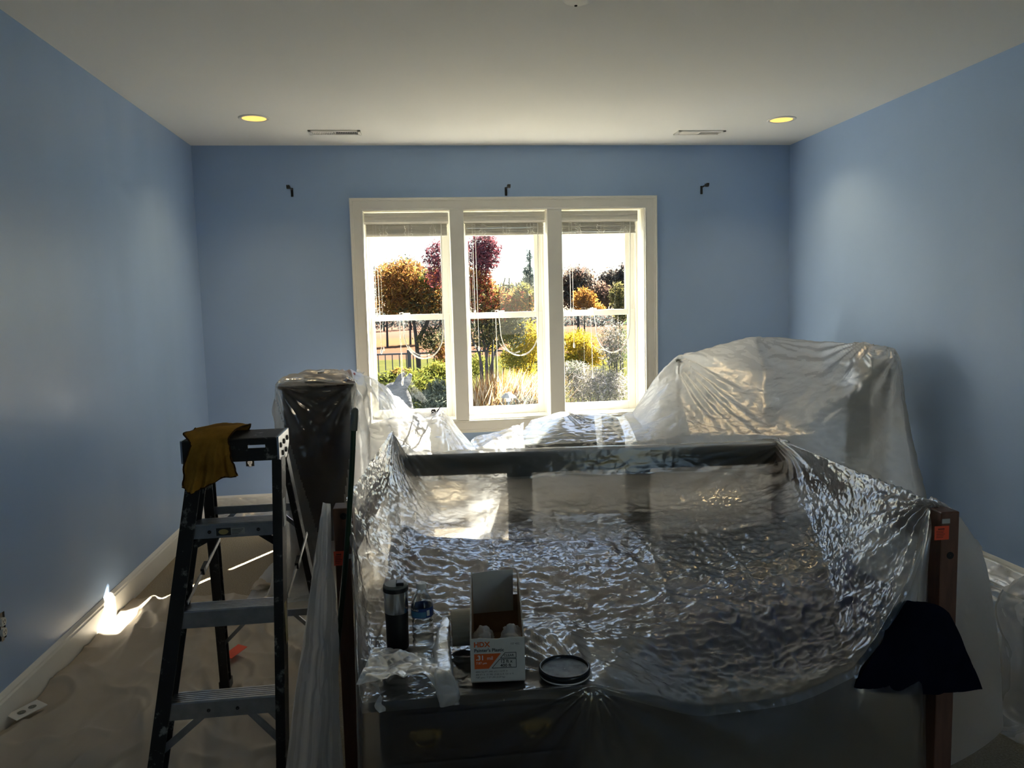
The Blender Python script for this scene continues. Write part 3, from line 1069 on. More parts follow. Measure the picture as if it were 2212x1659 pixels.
# ================================================================== DRAPES
def pchip(y, n, t_=None):
    """monotone cubic along axis 0"""
    y = np.asarray(y, float)
    k = len(y)
    if t_ is None:
        t_ = np.arange(k)
    t_ = np.asarray(t_, float)
    hh = np.diff(t_)
    d = np.diff(y, axis=0) / hh.reshape(-1, *[1] * (y.ndim - 1))
    mslope = np.zeros_like(y)
    prod = d[:-1] * d[1:]
    with np.errstate(divide='ignore', invalid='ignore'):
        hm = 2 * prod / (d[:-1] + d[1:])
    mslope[1:-1] = np.where(prod > 0, np.nan_to_num(hm), 0)
    mslope[0], mslope[-1] = d[0], d[-1]
    x = np.linspace(t_[0], t_[-1], n)
    i = np.clip(np.searchsorted(t_, x, side='right') - 1, 0, k - 2)
    u = ((x - t_[i]) / hh[i]).reshape(-1, *[1] * (y.ndim - 1))
    H_ = hh[i].reshape(u.shape)
    return (y[i] * (2 * u ** 3 - 3 * u ** 2 + 1) + mslope[i] * H_ * (u ** 3 - 2 * u ** 2 + u)
            + y[i + 1] * (-2 * u ** 3 + 3 * u ** 2) + mslope[i + 1] * H_ * (u ** 3 - u ** 2))


def plin(y, n):
    x = np.linspace(0, len(y) - 1, n)
    i = np.clip(x.astype(int), 0, len(y) - 2)
    u = (x - i).reshape(-1, *[1] * (y.ndim - 1))
    return y[i] * (1 - u) + y[i + 1] * u


def loft(ctrl, nr, nc, taut=0.0):
    """smooth surface through the control rows; taut > 0 pulls it straight between them"""
    c_ = np.asarray(ctrl, float)
    A = pchip(pchip(c_, nr).transpose(1, 0, 2), nc).transpose(1, 0, 2)
    if taut:
        A = A * (1 - taut) + taut * plin(plin(c_, nr).transpose(1, 0, 2), nc).transpose(1, 0, 2)
    return A


def normals(P):
    du = np.gradient(P, axis=1)
    dv = np.gradient(P, axis=0)
    N = np.cross(du, dv)
    N /= np.linalg.norm(N, axis=2, keepdims=True) + 1e-12
    return N


def ridged(P, s, seed, sharp=1.0):
    out = np.empty(P.shape[:2])
    o_ = Vector((seed * 7.3, seed * 3.1, seed * 5.7))
    for i in range(P.shape[0]):
        for j in range(P.shape[1]):
            p_ = P[i, j]
            q_ = 1 - abs(noise.noise(Vector((p_[0] * s * .8, p_[1] * s, p_[2] * s * 1.15)) + o_)) * 2
            out[i, j] = q_ * abs(q_)
    return out


def crumple(P, amps, seed=1, folds=(), mask=1.0):
    N = normals(P)
    D = np.zeros(P.shape[:2])
    for k, (s, a) in enumerate(amps):
        D += mask * a * (ridged(P, s, seed + k) - .45)
    for (ap, amp, freq, Lr) in folds:
        d = P - np.array(ap)
        r = np.linalg.norm(d, axis=2)
        ang = np.arctan2(d[..., 0] + .35 * d[..., 1], -d[..., 2] + .35 * d[..., 1] + 1e-6)
        wob = .6 * np.sin(ang * 2.3 + ap[0] * 9)
        D += amp * np.exp(-r / Lr) * np.minimum(1, r / .1) * np.sin(freq * ang + wob + r * 2)
    return P + N * D[..., None]


def W3(*a):
    return np.array(a, float)


PLT, PRT = W3(PLx, PLy - .03, PLz + .008), W3(PRx, PRy - .03, PRz + .008)
BLT, BRT = W3(BLx, BLy, BLz + .012), W3(BRx, BRy, BRz + .012)
NT = NZ + .006


def on_line(a, b, q):
    return a + (b - a) * q


# main bed sheet: columns across, rows from the front hem over the rim and bed to behind the rail
rim = [PLT + W3(.02, .04, -.002), PY(768, 1300, 2.2), W3(NX0 - .012, NY0 - .012, NT), W3(.12, NY0 - .014, NT), W3(NX1 + .008, NY0 - .01, NT - .004),
       PY(1520, 1525, 1.94), PY(1700, 1503, 1.98), PY(1840, 1442, 2.03), PY(1960, 1252, 2.06), PRT + W3(-.020, .05, 0), PRT + W3(.02, .05, 0), PY(2118, 1185, 2.55), PY(2121, 1215, 2.75)]
rows = []
rows.append([W3(p_[0] + (.02 if i > 4 else -.02), p_[1] - (.03 if 1 < i < 5 else .08), .012) for i, p_ in enumerate(rim)])
rows[0][0] = W3(PLx + .02, 2.44, .012)
rows[0][9], rows[0][10] = W3(PRx - .015, PRy + .02, .012), W3(PRx + .015, PRy + .02, .012)
rows[0][1] = W3(-.21, 2.0, .012)
rows[0][11], rows[0][12] = W3(1.98, 2.35, .012), W3(2.10, 2.75, .012)
rows.append([W3(.5 * p_[0] + .5 * rows[0][i][0], .35 * p_[1] + .65 * rows[0][i][1], p_[2] * .55) for i, p_ in enumerate(rim)])
rows.append(rim)
rows.append([on_line(PLT, BLT, .05), PY(790, 1320, 2.35), W3(NX0 + .02, 2.18, NT + .002), W3(.13, 2.22, NT + .002), W3(NX1 - .01, 2.2, NT),
             PY(1500, 1430, 2.12), PY(1690, 1420, 2.14), PY(1815, 1380, 2.15), PY(1920, 1250, 2.15), PRT + W3(-.02, .10, .0), PRT + W3(.03, .1, 0), PY(2121, 1190, 2.8), PY(2119, 1220, 2.9)])
rows.append([on_line(PLT, BLT, .15), PY(800, 1215, 2.55), PY(880, 1300, 2.45), PY(1080, 1320, 2.40), PY(1290, 1335, 2.36), PY(1500, 1315, 2.36),
             PY(1680, 1300, 2.36), PY(1800, 1285, 2.34), PY(1850, 1215, 2.3), on_line(PRT, BRT, .12), on_line(PRT, BRT, .12) + W3(.05, 0, -.06), W3(1.80, 2.4, .3), W3(1.9, 2.5, .05)])
rows.append([on_line(PLT, BLT, .4), PY(800, 1120, 2.85), PY(880, 1190, 2.85), PY(1080, 1215, 2.8), PY(1300, 1215, 2.8), PY(1500, 1205, 2.8), PY(1640, 1195, 2.75),
             PY(1770, 1180, 2.7), PY(1835, 1125, 2.6), on_line(PRT, BRT, .33), on_line(PRT, BRT, .33) + W3(.05, 0, -.08), W3(1.84, 2.7, .3), W3(1.92, 2.7, .05)])
rows.append([on_line(PLT, BLT, .68), PY(838, 1040, 3.3), PY(930, 1100, 3.4), PY(1100, 1110, 3.45), PY(1300, 1110, 3.45), PY(1480, 1100, 3.42), PY(1600, 1090, 3.4), PY(1720, 1060, 3.3),
             PY(1775, 1035, 3.1), on_line(PRT, BRT, .62), on_line(PRT, BRT, .62) + W3(.05, 0, -.08), W3(1.88, 3.1, .3), W3(1.95, 3.1, .05)])


def barp(px, dy, dz):
    q = (px - 872) / (1680 - 872)
    return W3(BLx, BLy, BLz - .105) + (W3(BRx, BRy, BRz - .004) - W3(BLx, BLy, BLz - .105)) * q + W3(0, dy, dz)


rows.append([on_line(PLT, BLT, .9), PY(858, 985, 3.68), barp(930, -.055, -.13), barp(1100, -.055, -.13), barp(1300, -.055, -.13), barp(1480, -.055, -.13), barp(1600, -.055, -.125), barp(1665, -.06, -.10),
             PY(1725, 985, 3.45), on_line(PRT, BRT, .86), on_line(PRT, BRT, .86) + W3(.05, 0, -.08), W3(1.92, 3.5, .3), W3(1.97, 3.5, .05)])
rows.append([BLT + W3(0, -.02, 0), PY(866, 962, BLy - .02), barp(930, -.03, .012), barp(1100, -.03, .012), barp(1300, -.03, .012), barp(1480, -.03, .012), barp(1600, -.03, .012), barp(1665, -.03, .016),
             BRT + W3(-.02, -.03, 0), BRT + W3(.02, -.02, 0), BRT + W3(.06, -.02, -.08), W3(1.95, 3.72, .3), W3(2.0, 3.72, .05)])
rows.append([q_ + W3(0, .06, -.004) for q_ in rows[-1]])
rows.append([W3(q_[0], q_[1] + .16, max(.05, q_[2] - .30)) for q_ in rows[-1]])
NRr, NCc = 400, 540


def rr_(q):
    return int(q / (len(rows) - 1) * (NRr - 1))


def cc_(q):
    return int(q / (len(rim) - 1) * (NCc - 1))


P = loft(rows, NRr, NCc, .4)
FOLDS = [(PRT, .016, 21, .28), (PLT, .010, 17, .25), (BRT, .012, 19, .3), (BLT, .012, 20, .25), (W3(NX1, NY0, NT), .014, 18, .3)]
vrow = np.linspace(0, len(rows) - 1, NRr)
CRM = np.interp(vrow, [0, 1.7, 2.1, 2.6, 5, 6, 7, 8, 10], [.10, .10, .35, 1, 1, .65, .22, .05, .3])[:, None]
P = crumple(P, [(2.6, .006), (7, .0055), (17, .006), (36, .004), (75, .0015)], 11, FOLDS, CRM)
N_ = normals(P)
DF = np.zeros(P.shape[:2])                     # straight fold lines left from the packing
for x_ in np.arange(-.1, 1.75, .31):
    DF += .004 * np.exp(-((P[..., 0] - x_ - .012 * np.sin(P[..., 1] * 5) - .09 * (P[..., 1] - 2.6)) / .006) ** 2)
for y_ in (2.42, 2.9, 3.4):
    DF += .003 * np.exp(-((P[..., 1] - y_ - .012 * np.sin(P[..., 0] * 6)) / .006) ** 2)
P = P + N_ * (DF * CRM)[..., None]
P[..., 2] = np.maximum(P[..., 2], .008)
# keep the film outside the furniture it lies on
in_ns = (P[..., 0] > NX0 - .004) & (P[..., 0] < NX1 + .004) & (P[..., 1] > NY0 - .004) & (P[..., 1] < NY1 + .01)
P[..., 2] = np.where(in_ns & (P[..., 2] > NZ - .09), np.maximum(P[..., 2], NZ + .002), P[..., 2])
P[..., 1] = np.where(in_ns & (P[..., 2] <= NZ - .09), np.minimum(P[..., 1], NY0 - .003), P[..., 1])
BED_P = P.copy()
n_right = cc_(10.0)
mb = MB().grid(P)
n_main = len(mb.f)
# the flap that falls from the front post to the floor
a, b = PY(698, 1085, 2.44), PY(713, 1088, 2.44)
fl = [[a, (a + b) / 2 + W3(0, -.006, 0), b]]
fl.append([PY(684, 1170, 2.41), PY(705, 1180, 2.37), PY(714, 1190, 2.42)])
fl.append([PY(662, 1330, 2.36), PY(700, 1340, 2.28), PY(729, 1340, 2.38)])
fl.append([PY(637, 1500, 2.30), PY(690, 1510, 2.2), PY(733, 1500, 2.32)])
fl.append([W3(-.47, 2.24, .01), W3(-.36, 2.12, .01), W3(-.28, 2.27, .01)])
P = loft(fl, 90, 50)
u = np.linspace(0, 1, 50)[None, :]
v_ = np.linspace(0, 1, 90)[:, None]
P[..., 1] += .012 * v_ * np.sin(u * 19 + 1.5 * v_) + .006 * v_ * np.sin(u * 43)
P = crumple(P, [(5, .006), (16, .002)], 31)
P[..., 2] = np.maximum(P[..., 2], .008)
mb.grid(P)
sheet = mb.build('plastic_sheet', 'film', smooth=True)
sheet.data.materials.append(M['film_milky'])
sheet.data.materials.append(M['film_tight'])
fi = np.arange(len(mb.f))
frow, fcol = fi // (NCc - 1), fi % (NCc - 1)
tight = (fi < n_main) & ((frow < rr_(1.85)) | ((frow > rr_(7.05)) & (frow < rr_(9.2)) & (fcol > cc_(1.3)) & (fcol < cc_(7.4))))
milky = (fi >= n_main) | (fcol >= n_right)
sheet.data.polygons.foreach_set('material_index', np.where(milky, 1, np.where(tight, 2, 0)).astype(np.int32))
tag(sheet, 'crinkled clear plastic sheet draped over the bed frame and nightstand', 'plastic sheet')


# bedding that lies just under the sheet
def under(r0, r1, c0, c1, drop, name, mat, label, cat, step=6, src=None, floor=None):
    Q = (BED_P if src is None else src)[r0:r1:step, c0:c1:step].copy()
    k = np.array([[noise.noise(Vector(p_ * 5)) for p_ in r_] for r_ in Q])
    Qt = Q - W3(0, 0, 1) * (drop + .012 * (1 + k))[..., None]
    Qb = Qt.copy()
    Qb[..., 2] = np.maximum(.40, Qt[..., 2] - .12) if floor is None else floor
    n1, n2 = Qt.shape[:2]
    mb_ = MB().grid(Qt)
    # skirt to give it thickness
    edge = [(0, j) for j in range(n2)] + [(i, n2 - 1) for i in range(1, n1)] + [(n1 - 1, j) for j in range(n2 - 2, -1, -1)] + [(i, 0) for i in range(n1 - 2, 0, -1)]
    E1 = [Qt[e] for e in edge]
    E2 = [Qb[e] for e in edge]
    k_ = len(edge)
    mb_.add(E1 + E2, [(i, (i + 1) % k_, k_ + (i + 1) % k_, k_ + i) for i in range(k_)])
    return tag(mb_.build(name, mat, smooth=True), label, cat)


under(rr_(2.9), rr_(4.75), cc_(4.6), cc_(8.1), .028, 'comforter', 'navy_mid', 'dark blue comforter seen through the crinkled plastic on the bed', 'comforter')
under(rr_(4.1), rr_(5.7), cc_(1.6), cc_(4.5), .030, 'blanket', 'plum_cloth', 'plum coloured blanket seen through the plastic on the bed', 'blanket')
under(rr_(4.85), rr_(5.9), cc_(4.7), cc_(8.0), .050, 'pillow', 'grey_cloth', 'grey pillow seen through the plastic behind the blue comforter', 'pillow')

# dark cloth hanging past the right post
a = W3(1.36, 2.26, .56)
g = [[PY(1938, 1325, 2.07), PY(1965, 1298, 2.05), PY(1998, 1300, 2.04), PY(2035, 1325, 2.07)],
     [PY(1903, 1388, 2.04), PY(1950, 1370, 2.03), PY(2008, 1360, 2.03), PY(2062, 1372, 2.07)],
     [PY(1858, 1442, 2.03), PY(1930, 1430, 2.025), PY(2015, 1420, 2.03), PY(2085, 1425, 2.08)],
     [PY(1835, 1484, 2.03), PY(1910, 1490, 2.025), PY(2010, 1494, 2.035), PY(2108, 1482, 2.09)]]
P = loft(g, 40, 50)
P = crumple(P, [(4, .006), (10, .003)], 51)
Q = P + normals(P) * -.018
mbx = MB().grid(P)
mbx.grid(Q)
k_ = 50
edge = [(0, j) for j in range(50)] + [(i, 49) for i in range(1, 40)] + [(39, j) for j in range(48, -1, -1)] + [(i, 0) for i in range(38, 0, -1)]
mbx.add([P[e] for e in edge] + [Q[e] for e in edge], [(i, (i + 1) % len(edge), len(edge) + (i + 1) % len(edge), len(edge) + i) for i in range(len(edge))])
tag(mbx.build('bedspread', 'black_cloth', smooth=True), 'nearly black bedspread hanging in a point past the bed post', 'bedspread')

# --- sheet over the tall chest, running on towards the window
z1 = CHZ + .008
x0, x1, y0, y1 = CHX0 - .006, CHX1 + .008, CHY0 - .010, CHY1 + .01
ctr = W3((x0 + x1) / 2, (y0 + y1) / 2, z1 + .05)
loop = [(x0, y1), (x0, (y0 + y1) / 2), (x0, y0), (x0 + .1, y0 - .002), (x0 + .2, y0 - .002), (x0 + .3, y0 - .002), (x1, y0), (x1 + .01, (y0 + y1) / 2), (x1 + .01, y1), ((x0 + x1) / 2, y1)]
dirs = [(-1, 1), (-1, 0), (-1, -1), (-.25, -1), (0, -1), (.25, -1), (1, -1), (1, 0), (1, 1), (0, 1)]
flare_mid = [.03, .05, .025, .004, .004, .004, .03, .05, .05, .03]
flare_bot = [.06, .10, .09, .05, .06, .10, .12, .12, .1, .05]
R0 = [ctr + W3(dx * .02, dy * .02, 0) for dx, dy in dirs]
R1 = [ctr * .5 + W3(x, y, z1) * .5 + W3(0, 0, .015) for x, y in loop]
R2 = [W3(x, y, z1) for x, y in loop]
R3 = [W3(x + dx * fm * .5, y + dy * fm * .5, .85) for (x, y), (dx, dy), fm in zip(loop, dirs, flare_mid)]
R4 = [W3(x + dx * fm, y + dy * fm, .5) for (x, y), (dx, dy), fm in zip(loop, dirs, flare_mid)]
R5 = [W3(x + dx * fb, y + dy * fb, .03) for (x, y), (dx, dy), fb in zip(loop, dirs, flare_bot)]
R6 = [W3(x + dx * (fb + .10), y + dy * (fb + .10), .010) for (x, y), (dx, dy), fb in zip(loop, dirs, flare_bot)]
ct_ = [r_ + r_[:1] for r_ in (R0, R1, R2, R3, R4, R5, R6)]
P = loft(ct_, 150, 190)
P = crumple(P, [(5, .005), (14, .004), (34, .002)], 71, [(W3(x0, y0, z1), .013, 17, .45), (W3(x1, y0, z1), .013, 17, .45)])
P[..., 2] = np.maximum(P[..., 2], .008)
inb = (P[..., 0] > CHX0 - .002) & (P[..., 0] < CHX1 + .002) & (P[..., 1] > CHY0 - .002) & (P[..., 1] < CHY1)
P[..., 1] = np.where(inb & (P[..., 2] < CHZ - .005) & (P[..., 1] < CHY0 + .06), CHY0 - .003, P[..., 1])
P[..., 2] = np.where(inb & (P[..., 2] > CHZ - .05) & (P[..., 1] > CHY0 + .06), np.maximum(P[..., 2], CHZ + .003), P[..., 2])
CHEST_P = P.copy()
mb = MB().grid(P)
g = [[PY(771, 797, 4.60), PY(800, 812, 4.75), PY(845, 848, 5.0), PY(890, 884, 5.3), PY(935, 906, 5.6)],
     [PY(776, 840, 4.50), PY(812, 862, 4.62), PY(850, 884, 4.8), PY(890, 905, 5.05), PY(930, 925, 5.3)],
     [PY(785, 905, 4.42), PY(815, 915, 4.50), PY(850, 930, 4.6), PY(890, 950, 4.75), PY(930, 960, 4.9)],
     [W3(-.3, 4.3, .45), W3(-.22, 4.3, .42), W3(-.14, 4.35, .4), W3(-.04, 4.45, .38), W3(.05, 4.6, .36)],
     [W3(-.3, 4.25, .02), W3(-.22, 4.25, .02), W3(-.14, 4.28, .02), W3(-.04, 4.35, .02), W3(.05, 4.45, .02)]]
P = loft(g, 110, 90)
P = crumple(P, [(4, .022), (9, .012), (22, .005)], 81, [(W3(-.34, 4.6, 1.14), .02, 15, .4)])
mb.grid(P)
sheet = mb.build('plastic_sheet', 'film_milky', smooth=True)
sheet.data.materials.append(M['film_tight'])
fc = CHEST_P[:-1, :-1].reshape(-1, 3)
tight = (fc[:, 1] < CHY0 + .02) & (fc[:, 2] > .30) & (fc[:, 0] > CHX0 + .25 * (1.1 - fc[:, 2]) - .02) & (fc[:, 0] < CHX1 - .18 * (1.1 - fc[:, 2]) + .02)
idx = np.zeros(len(mb.f), np.int32)
idx[:len(tight)] = tight
sheet.data.polygons.foreach_set('material_index', idx)
tag(sheet, 'clear plastic sheet over the tall dark chest, trailing towards the window', 'plastic sheet')

# sheet hung on the twigs
g = [[PY(790, 921, 4.40), PY(830, 907, 4.52), PY(885, 894, 4.66), PY(946, 882, 4.80), PY(985, 922, 4.82), PY(1018, 958, 4.85)],
     [PY(790, 950, 4.36), PY(832, 940, 4.40), PY(885, 930, 4.45), PY(940, 925, 4.52), PY(985, 945, 4.62), PY(1022, 965, 4.70)],
     [PY(795, 985, 4.30), PY(840, 980, 4.30), PY(885, 975, 4.30), PY(940, 975, 4.32), PY(985, 980, 4.38), PY(1030, 980, 4.45)],
     [W3(-.22, 4.12, .5), W3(-.15, 4.1, .5), W3(-.05, 4.1, .5), W3(.07, 4.12, .5), W3(.2, 4.15, .5), W3(.32, 4.2, .5)],
     [W3(-.22, 4.08, .02), W3(-.15, 4.06, .02), W3(-.05, 4.05, .02), W3(.07, 4.05, .02), W3(.2, 4.1, .02), W3(.32, 4.15, .02)]]
P = loft(g, 90, 90)
P = crumple(P, [(4, .008), (12, .0035)], 91, [(PY(946, 882, 4.8), .014, 22, .3)])
mb = MB().grid(P)
# limp stretch of film lying between the twig bundle and the dark bags
g = [[PY(1012, 958, 4.95), PY(1030, 945, 5.0), PY(1060, 937, 5.05), PY(1090, 930, 5.1), PY(1110, 922, 5.1), PY(1132, 913, 5.1)],
     [PY(1012, 972, 4.75), PY(1030, 965, 4.75), PY(1060, 958, 4.8), PY(1090, 955, 4.8), PY(1110, 952, 4.8), PY(1132, 950, 4.8)],
     [W3(.25, 4.45, .5), W3(.3, 4.45, .5), W3(.38, 4.45, .5), W3(.45, 4.45, .5), W3(.55, 4.45, .5), W3(.65, 4.45, .5)],
     [W3(.25, 4.4, .02), W3(.3, 4.4, .02), W3(.38, 4.4, .02), W3(.45, 4.4, .02), W3(.55, 4.4, .02), W3(.65, 4.4, .02)]]
P = loft(g, 70, 70)
P = crumple(P, [(6, .014), (15, .008), (30, .004)], 95)
mb.grid(P)
tag(mb.build('plastic_sheet', 'film_smooth', smooth=True), 'milky plastic sheet tented over thin twigs below the window', 'plastic sheet')

# twigs
mb_t = thing('twig_bundle', (-.05, 4.75, 0), 'dark bare twigs poking up through a milky plastic sheet', 'twigs')
rt = random.Random(3)
tips = [[(868, 1000, 4.32), (905, 955, 4.44), (918, 930, 4.53), (935, 902, 4.70), (952, 878, 4.79)],
        [(860, 1000, 4.32), (872, 960, 4.39), (890, 915, 4.57), (893, 899, 4.66)],
        [(893, 901, 4.66), (905, 915, 4.59), (900, 930, 4.51), (912, 945, 4.47)],
        [(852, 1000, 4.32), (858, 960, 4.38), (850, 935, 4.45), (842, 917, 4.51)],
        [(870, 1000, 4.33), (885, 965, 4.39), (862, 948, 4.42)],
        [(939, 897, 4.72), (934, 891, 4.72), (931, 897, 4.70)],
        [(942, 891, 4.75), (937, 886, 4.75), (932, 887, 4.73)],
        [(918, 930, 4.53), (905, 925, 4.53), (897, 935, 4.49)]]
for k_, tp in enumerate(tips):
    pts = [PY(*p_) for p_ in tp]
    if tp[0][1] >= 1000:
        pts = [W3(pts[0][0], 4.75, .25), *pts]
    pts = pchip(np.array(pts), 14)
    pts = pts + RNG.normal(0, .003, pts.shape)
    MB().tube(pts, np.linspace(.008, .003, 14), 6).build('twig', 'twig', mb_t)
MB().lathe([(.06, 0), (.085, .1), (.08, .2), (.05, .27), (.045, .27), (.04, .1)], (-.05, 4.75, 0), 24, cap0=True).build('vase', 'charcoal_cloth', mb_t, smooth=True)

# --- the large heap by the right wall: an upright padded panel and a stand
R_ = rotm(0, 0, math.atan2(-.20, -1.05) + math.pi / 2 * 0)
pa, pb = W3(2.72, 4.25, 0), W3(2.685, 4.53, 0)
ax = (pb - pa) / np.linalg.norm(pb - pa)
ang = math.atan2(ax[1], ax[0])
mbp = MB()
pl = []
LN, HT, RC = np.linalg.norm(pb - pa), 1.15, .07
for (cx_, cz_, a0) in ((LN - RC, HT - RC, 0), (RC, HT - RC, math.pi / 2), (.0 + RC, .10 + RC, math.pi), (LN - RC, .10 + RC, 1.5 * math.pi)):
    for q in np.linspace(0, math.pi / 2, 6):
        pl.append((cx_ + RC * math.cos(a0 + q), cz_ + RC * math.sin(a0 + q)))
nx = W3(-ax[1], ax[0], 0)
tp_ = thing('upholstered_headboard', tuple((pa + pb) / 2), 'narrow dark upholstered panel standing on end under plastic by the blue wall', 'headboard')
mbp.prism(pl, -.06, .06, lambda u, v, w: tuple(pa + ax * u + nx * w + W3(0, 0, v)))
mbp.build('panel', 'charcoal_cloth', tp_, bevel=.03)
for q in (.06, LN - .06):
    c = pa + ax * q
    MB().bb((c[0] - .03, c[1] - .03, 0), (c[0] + .03, c[1] + .03, .14)).build('leg', 'rail_dark', tp_)
for st, lb in ((PY(1465, 772, 5.05), 'slim pale stand holding up the plastic peak nearest the window trim'),
               (PY(1632, 730, 5.48), 'slim pale stand holding up the plastic ridge near the room corner')):
    tp_ = thing('slim_stand', (st[0], st[1], 0), lb, 'stand', 'slim stands under the large sheet')
    MB().lathe([(.13, 0), (.13, .012), (.02, .03), (.001, .03)], (st[0], st[1], 0), 24, cap0=True).build('base', 'grey_grip', tp_)
    MB().tube([(st[0], st[1], .02), (st[0], st[1], st[2] - .03)], .011, 10).build('pole', 'grey_grip', tp_)
    MB().lathe([(.001, 0), (.02, -.006), (.022, -.025), (.011, -.03)], (st[0], st[1], st[2] - .008), 14).build('finial', 'grey_grip', tp_)

top = [PY(1150, 907, 5.10), PY(1222, 889, 5.05), PY(1290, 893, 5.05), PY(1330, 899, 5.05), PY(1366, 890, 5.2), PY(1410, 830, 5.12), PY(1465, 768, 5.05), PY(1545, 747, 5.25), PY(1632, 726, 5.48), PY(1770, 737, 4.95), PY(1890, 742, 4.32), PY(1932, 752, 4.26), PY(1945, 800, 4.3)]
back = [p_ + W3(.02, .30, -.35) for p_ in top]
back[8:] = [p_ + W3(.12, .1, -.5) for p_ in top[8:]]
for p_ in back:
    p_[0] = min(p_[0], XR - .03)
    p_[1] = min(p_[1], YB - .05)
g = [back, top,
     [PY(1135, 925, 4.9), PY(1222, 905, 4.9), PY(1292, 903, 4.9), PY(1335, 910, 4.9), PY(1375, 905, 4.95), PY(1420, 862, 4.9), PY(1468, 815, 4.95), PY(1550, 800, 5.0), PY(1650, 800, 5.0), PY(1780, 790, 4.65), PY(1885, 765, 4.22), PY(1936, 775, 4.20), PY(1952, 850, 4.3)],
     [PY(1120, 940, 4.75), PY(1225, 930, 4.7), PY(1295, 930, 4.7), PY(1345, 935, 4.7), PY(1390, 925, 4.7), PY(1430, 900, 4.72), PY(1475, 870, 4.75), PY(1550, 870, 4.75), PY(1650, 880, 4.7), PY(1775, 860, 4.4), PY(1882, 840, 4.15), PY(1943, 850, 4.15), PY(1965, 930, 4.3)],
     [PY(1118, 958, 4.6), PY(1228, 958, 4.55), PY(1298, 955, 4.55), PY(1355, 955, 4.5), PY(1400, 950, 4.5), PY(1440, 945, 4.5), PY(1490, 940, 4.45), PY(1560, 940, 4.45), PY(1650, 940, 4.4), PY(1770, 940, 4.25), PY(1880, 930, 4.1), PY(1955, 940, 4.1), PY(1985, 1010, 4.25)],
     [W3(.62, 4.42, .5), W3(.85, 4.38, .5), W3(1.05, 4.36, .5), W3(1.2, 4.36, .5), W3(1.35, 4.32, .48), W3(1.45, 4.3, .46), W3(1.6, 4.28, .45), W3(1.8, 4.25, .45), W3(2.0, 4.2, .45), PY(1765, 1030, 4.12), PY(1880, 1030, 4.05), PY(1975, 1040, 4.05), PY(2000, 1075, 4.2)],
     [W3(.62, 4.36, .012), W3(.85, 4.32, .012), W3(1.05, 4.3, .012), W3(1.2, 4.3, .012), W3(1.35, 4.26, .012), W3(1.45, 4.24, .012), W3(1.6, 4.2, .012), W3(1.8, 4.15, .012), W3(2.0, 4.12, .012), W3(2.25, 4.02, .012), W3(2.55, 3.95, .012), W3(2.82, 3.95, .012), W3(2.93, 4.15, .012)]]
P = loft(g, 170, 250, .8)
P = crumple(P, [(2.2, .005), (6, .005), (17, .0035), (36, .0018)], 111,
            [(PY(1465, 768, 5.05), .020, 17, .35), (PY(1925, 750, 4.26), .016, 16, .5), (PY(1632, 726, 5.48), .012, 13, .4), (PY(1222, 889, 5.05), .012, 15, .2)])
P[..., 2] = np.maximum(P[..., 2], .008)
P[..., 0] = np.minimum(P[..., 0], XR - .02)
HEAP_P = P.copy()
sheet = MB().grid(P).build('plastic_sheet', 'film_milky', smooth=True)
sheet.data.materials.append(M['film_tight'])
hr = lambda q: int(q / 6 * 169)
hc = lambda q: int(q / 12 * 249)
fr_, fc_ = np.divmod(np.arange(169 * 249), 249)
sheet.data.polygons.foreach_set('material_index', ((fr_ > hr(1.15)) & (fr_ < hr(4.3)) & (fc_ < hc(3.5))).astype(np.int32))
tag(sheet, 'large milky plastic sheet tented over the heap by the dark blue wall', 'plastic sheet')

# dark bags under that sheet
under(hr(1.25), hr(4.0), hc(.15), hc(2.05), .004, 'dark_bag', 'charcoal_cloth', 'dark lumpy bag under plastic just below the window sill', 'bag', 3, HEAP_P, .01)
under(hr(1.1), hr(3.2), hc(2.25), hc(3.15), .004, 'black_case', 'rail_dark', 'narrow black case under plastic standing beside the lumpy bag', 'case', 3, HEAP_P, .01)

# --- film on the floor at the back, by the side wall and at the frame edge
g = [[W3(-1.56, 5.96, .13), W3(-1.2, 5.965, .12), W3(-.8, 5.965, .13)],
     [W3(-1.56, 5.90, .03), W3(-1.2, 5.90, .04), W3(-.8, 5.90, .03)],
     [W3(-1.56, 5.70, .012), W3(-1.2, 5.66, .02), W3(-.8, 5.65, .012)],
     [W3(-1.55, 5.55, .012), W3(-1.2, 5.47, .012), W3(-.8, 5.44, .012)]]
P = loft(g, 60, 70)
P = crumple(P, [(6, .010), (16, .006)], 131)
P[..., 2] = np.maximum(P[..., 2], .006)
P[..., 1] = np.minimum(P[..., 1], YB - .018)
tag(MB().grid(P).build('masking_film', 'film_clear', smooth=True), 'thin masking film over carpet and baseboard below the window wall', 'plastic film')
g = [[W3(2.96, 4.3, .12), W3(2.96, 3.6, .12), W3(2.96, 2.6, .12)],
     [W3(2.93, 4.3, .02), W3(2.93, 3.6, .02), W3(2.93, 2.6, .02)],
     [W3(2.65, 4.2, .012), W3(2.65, 3.5, .016), W3(2.62, 2.6, .012)],
     [W3(2.42, 4.0, .010), W3(2.38, 3.3, .010), W3(2.30, 2.5, .010)]]
P = loft(g, 60, 90)
P[..., 2] += .008 * np.abs(np.sin(np.linspace(0, 30, 60)))[:, None]
P = crumple(P, [(5, .010), (14, .006)], 141)
P[..., 2] = np.maximum(P[..., 2], .006)
P[..., 0] = np.minimum(P[..., 0], XR - .018)
tag(MB().grid(P).build('masking_film', 'film_clear', smooth=True), 'thin rippled masking film over carpet beside the dark blue wall', 'plastic film')
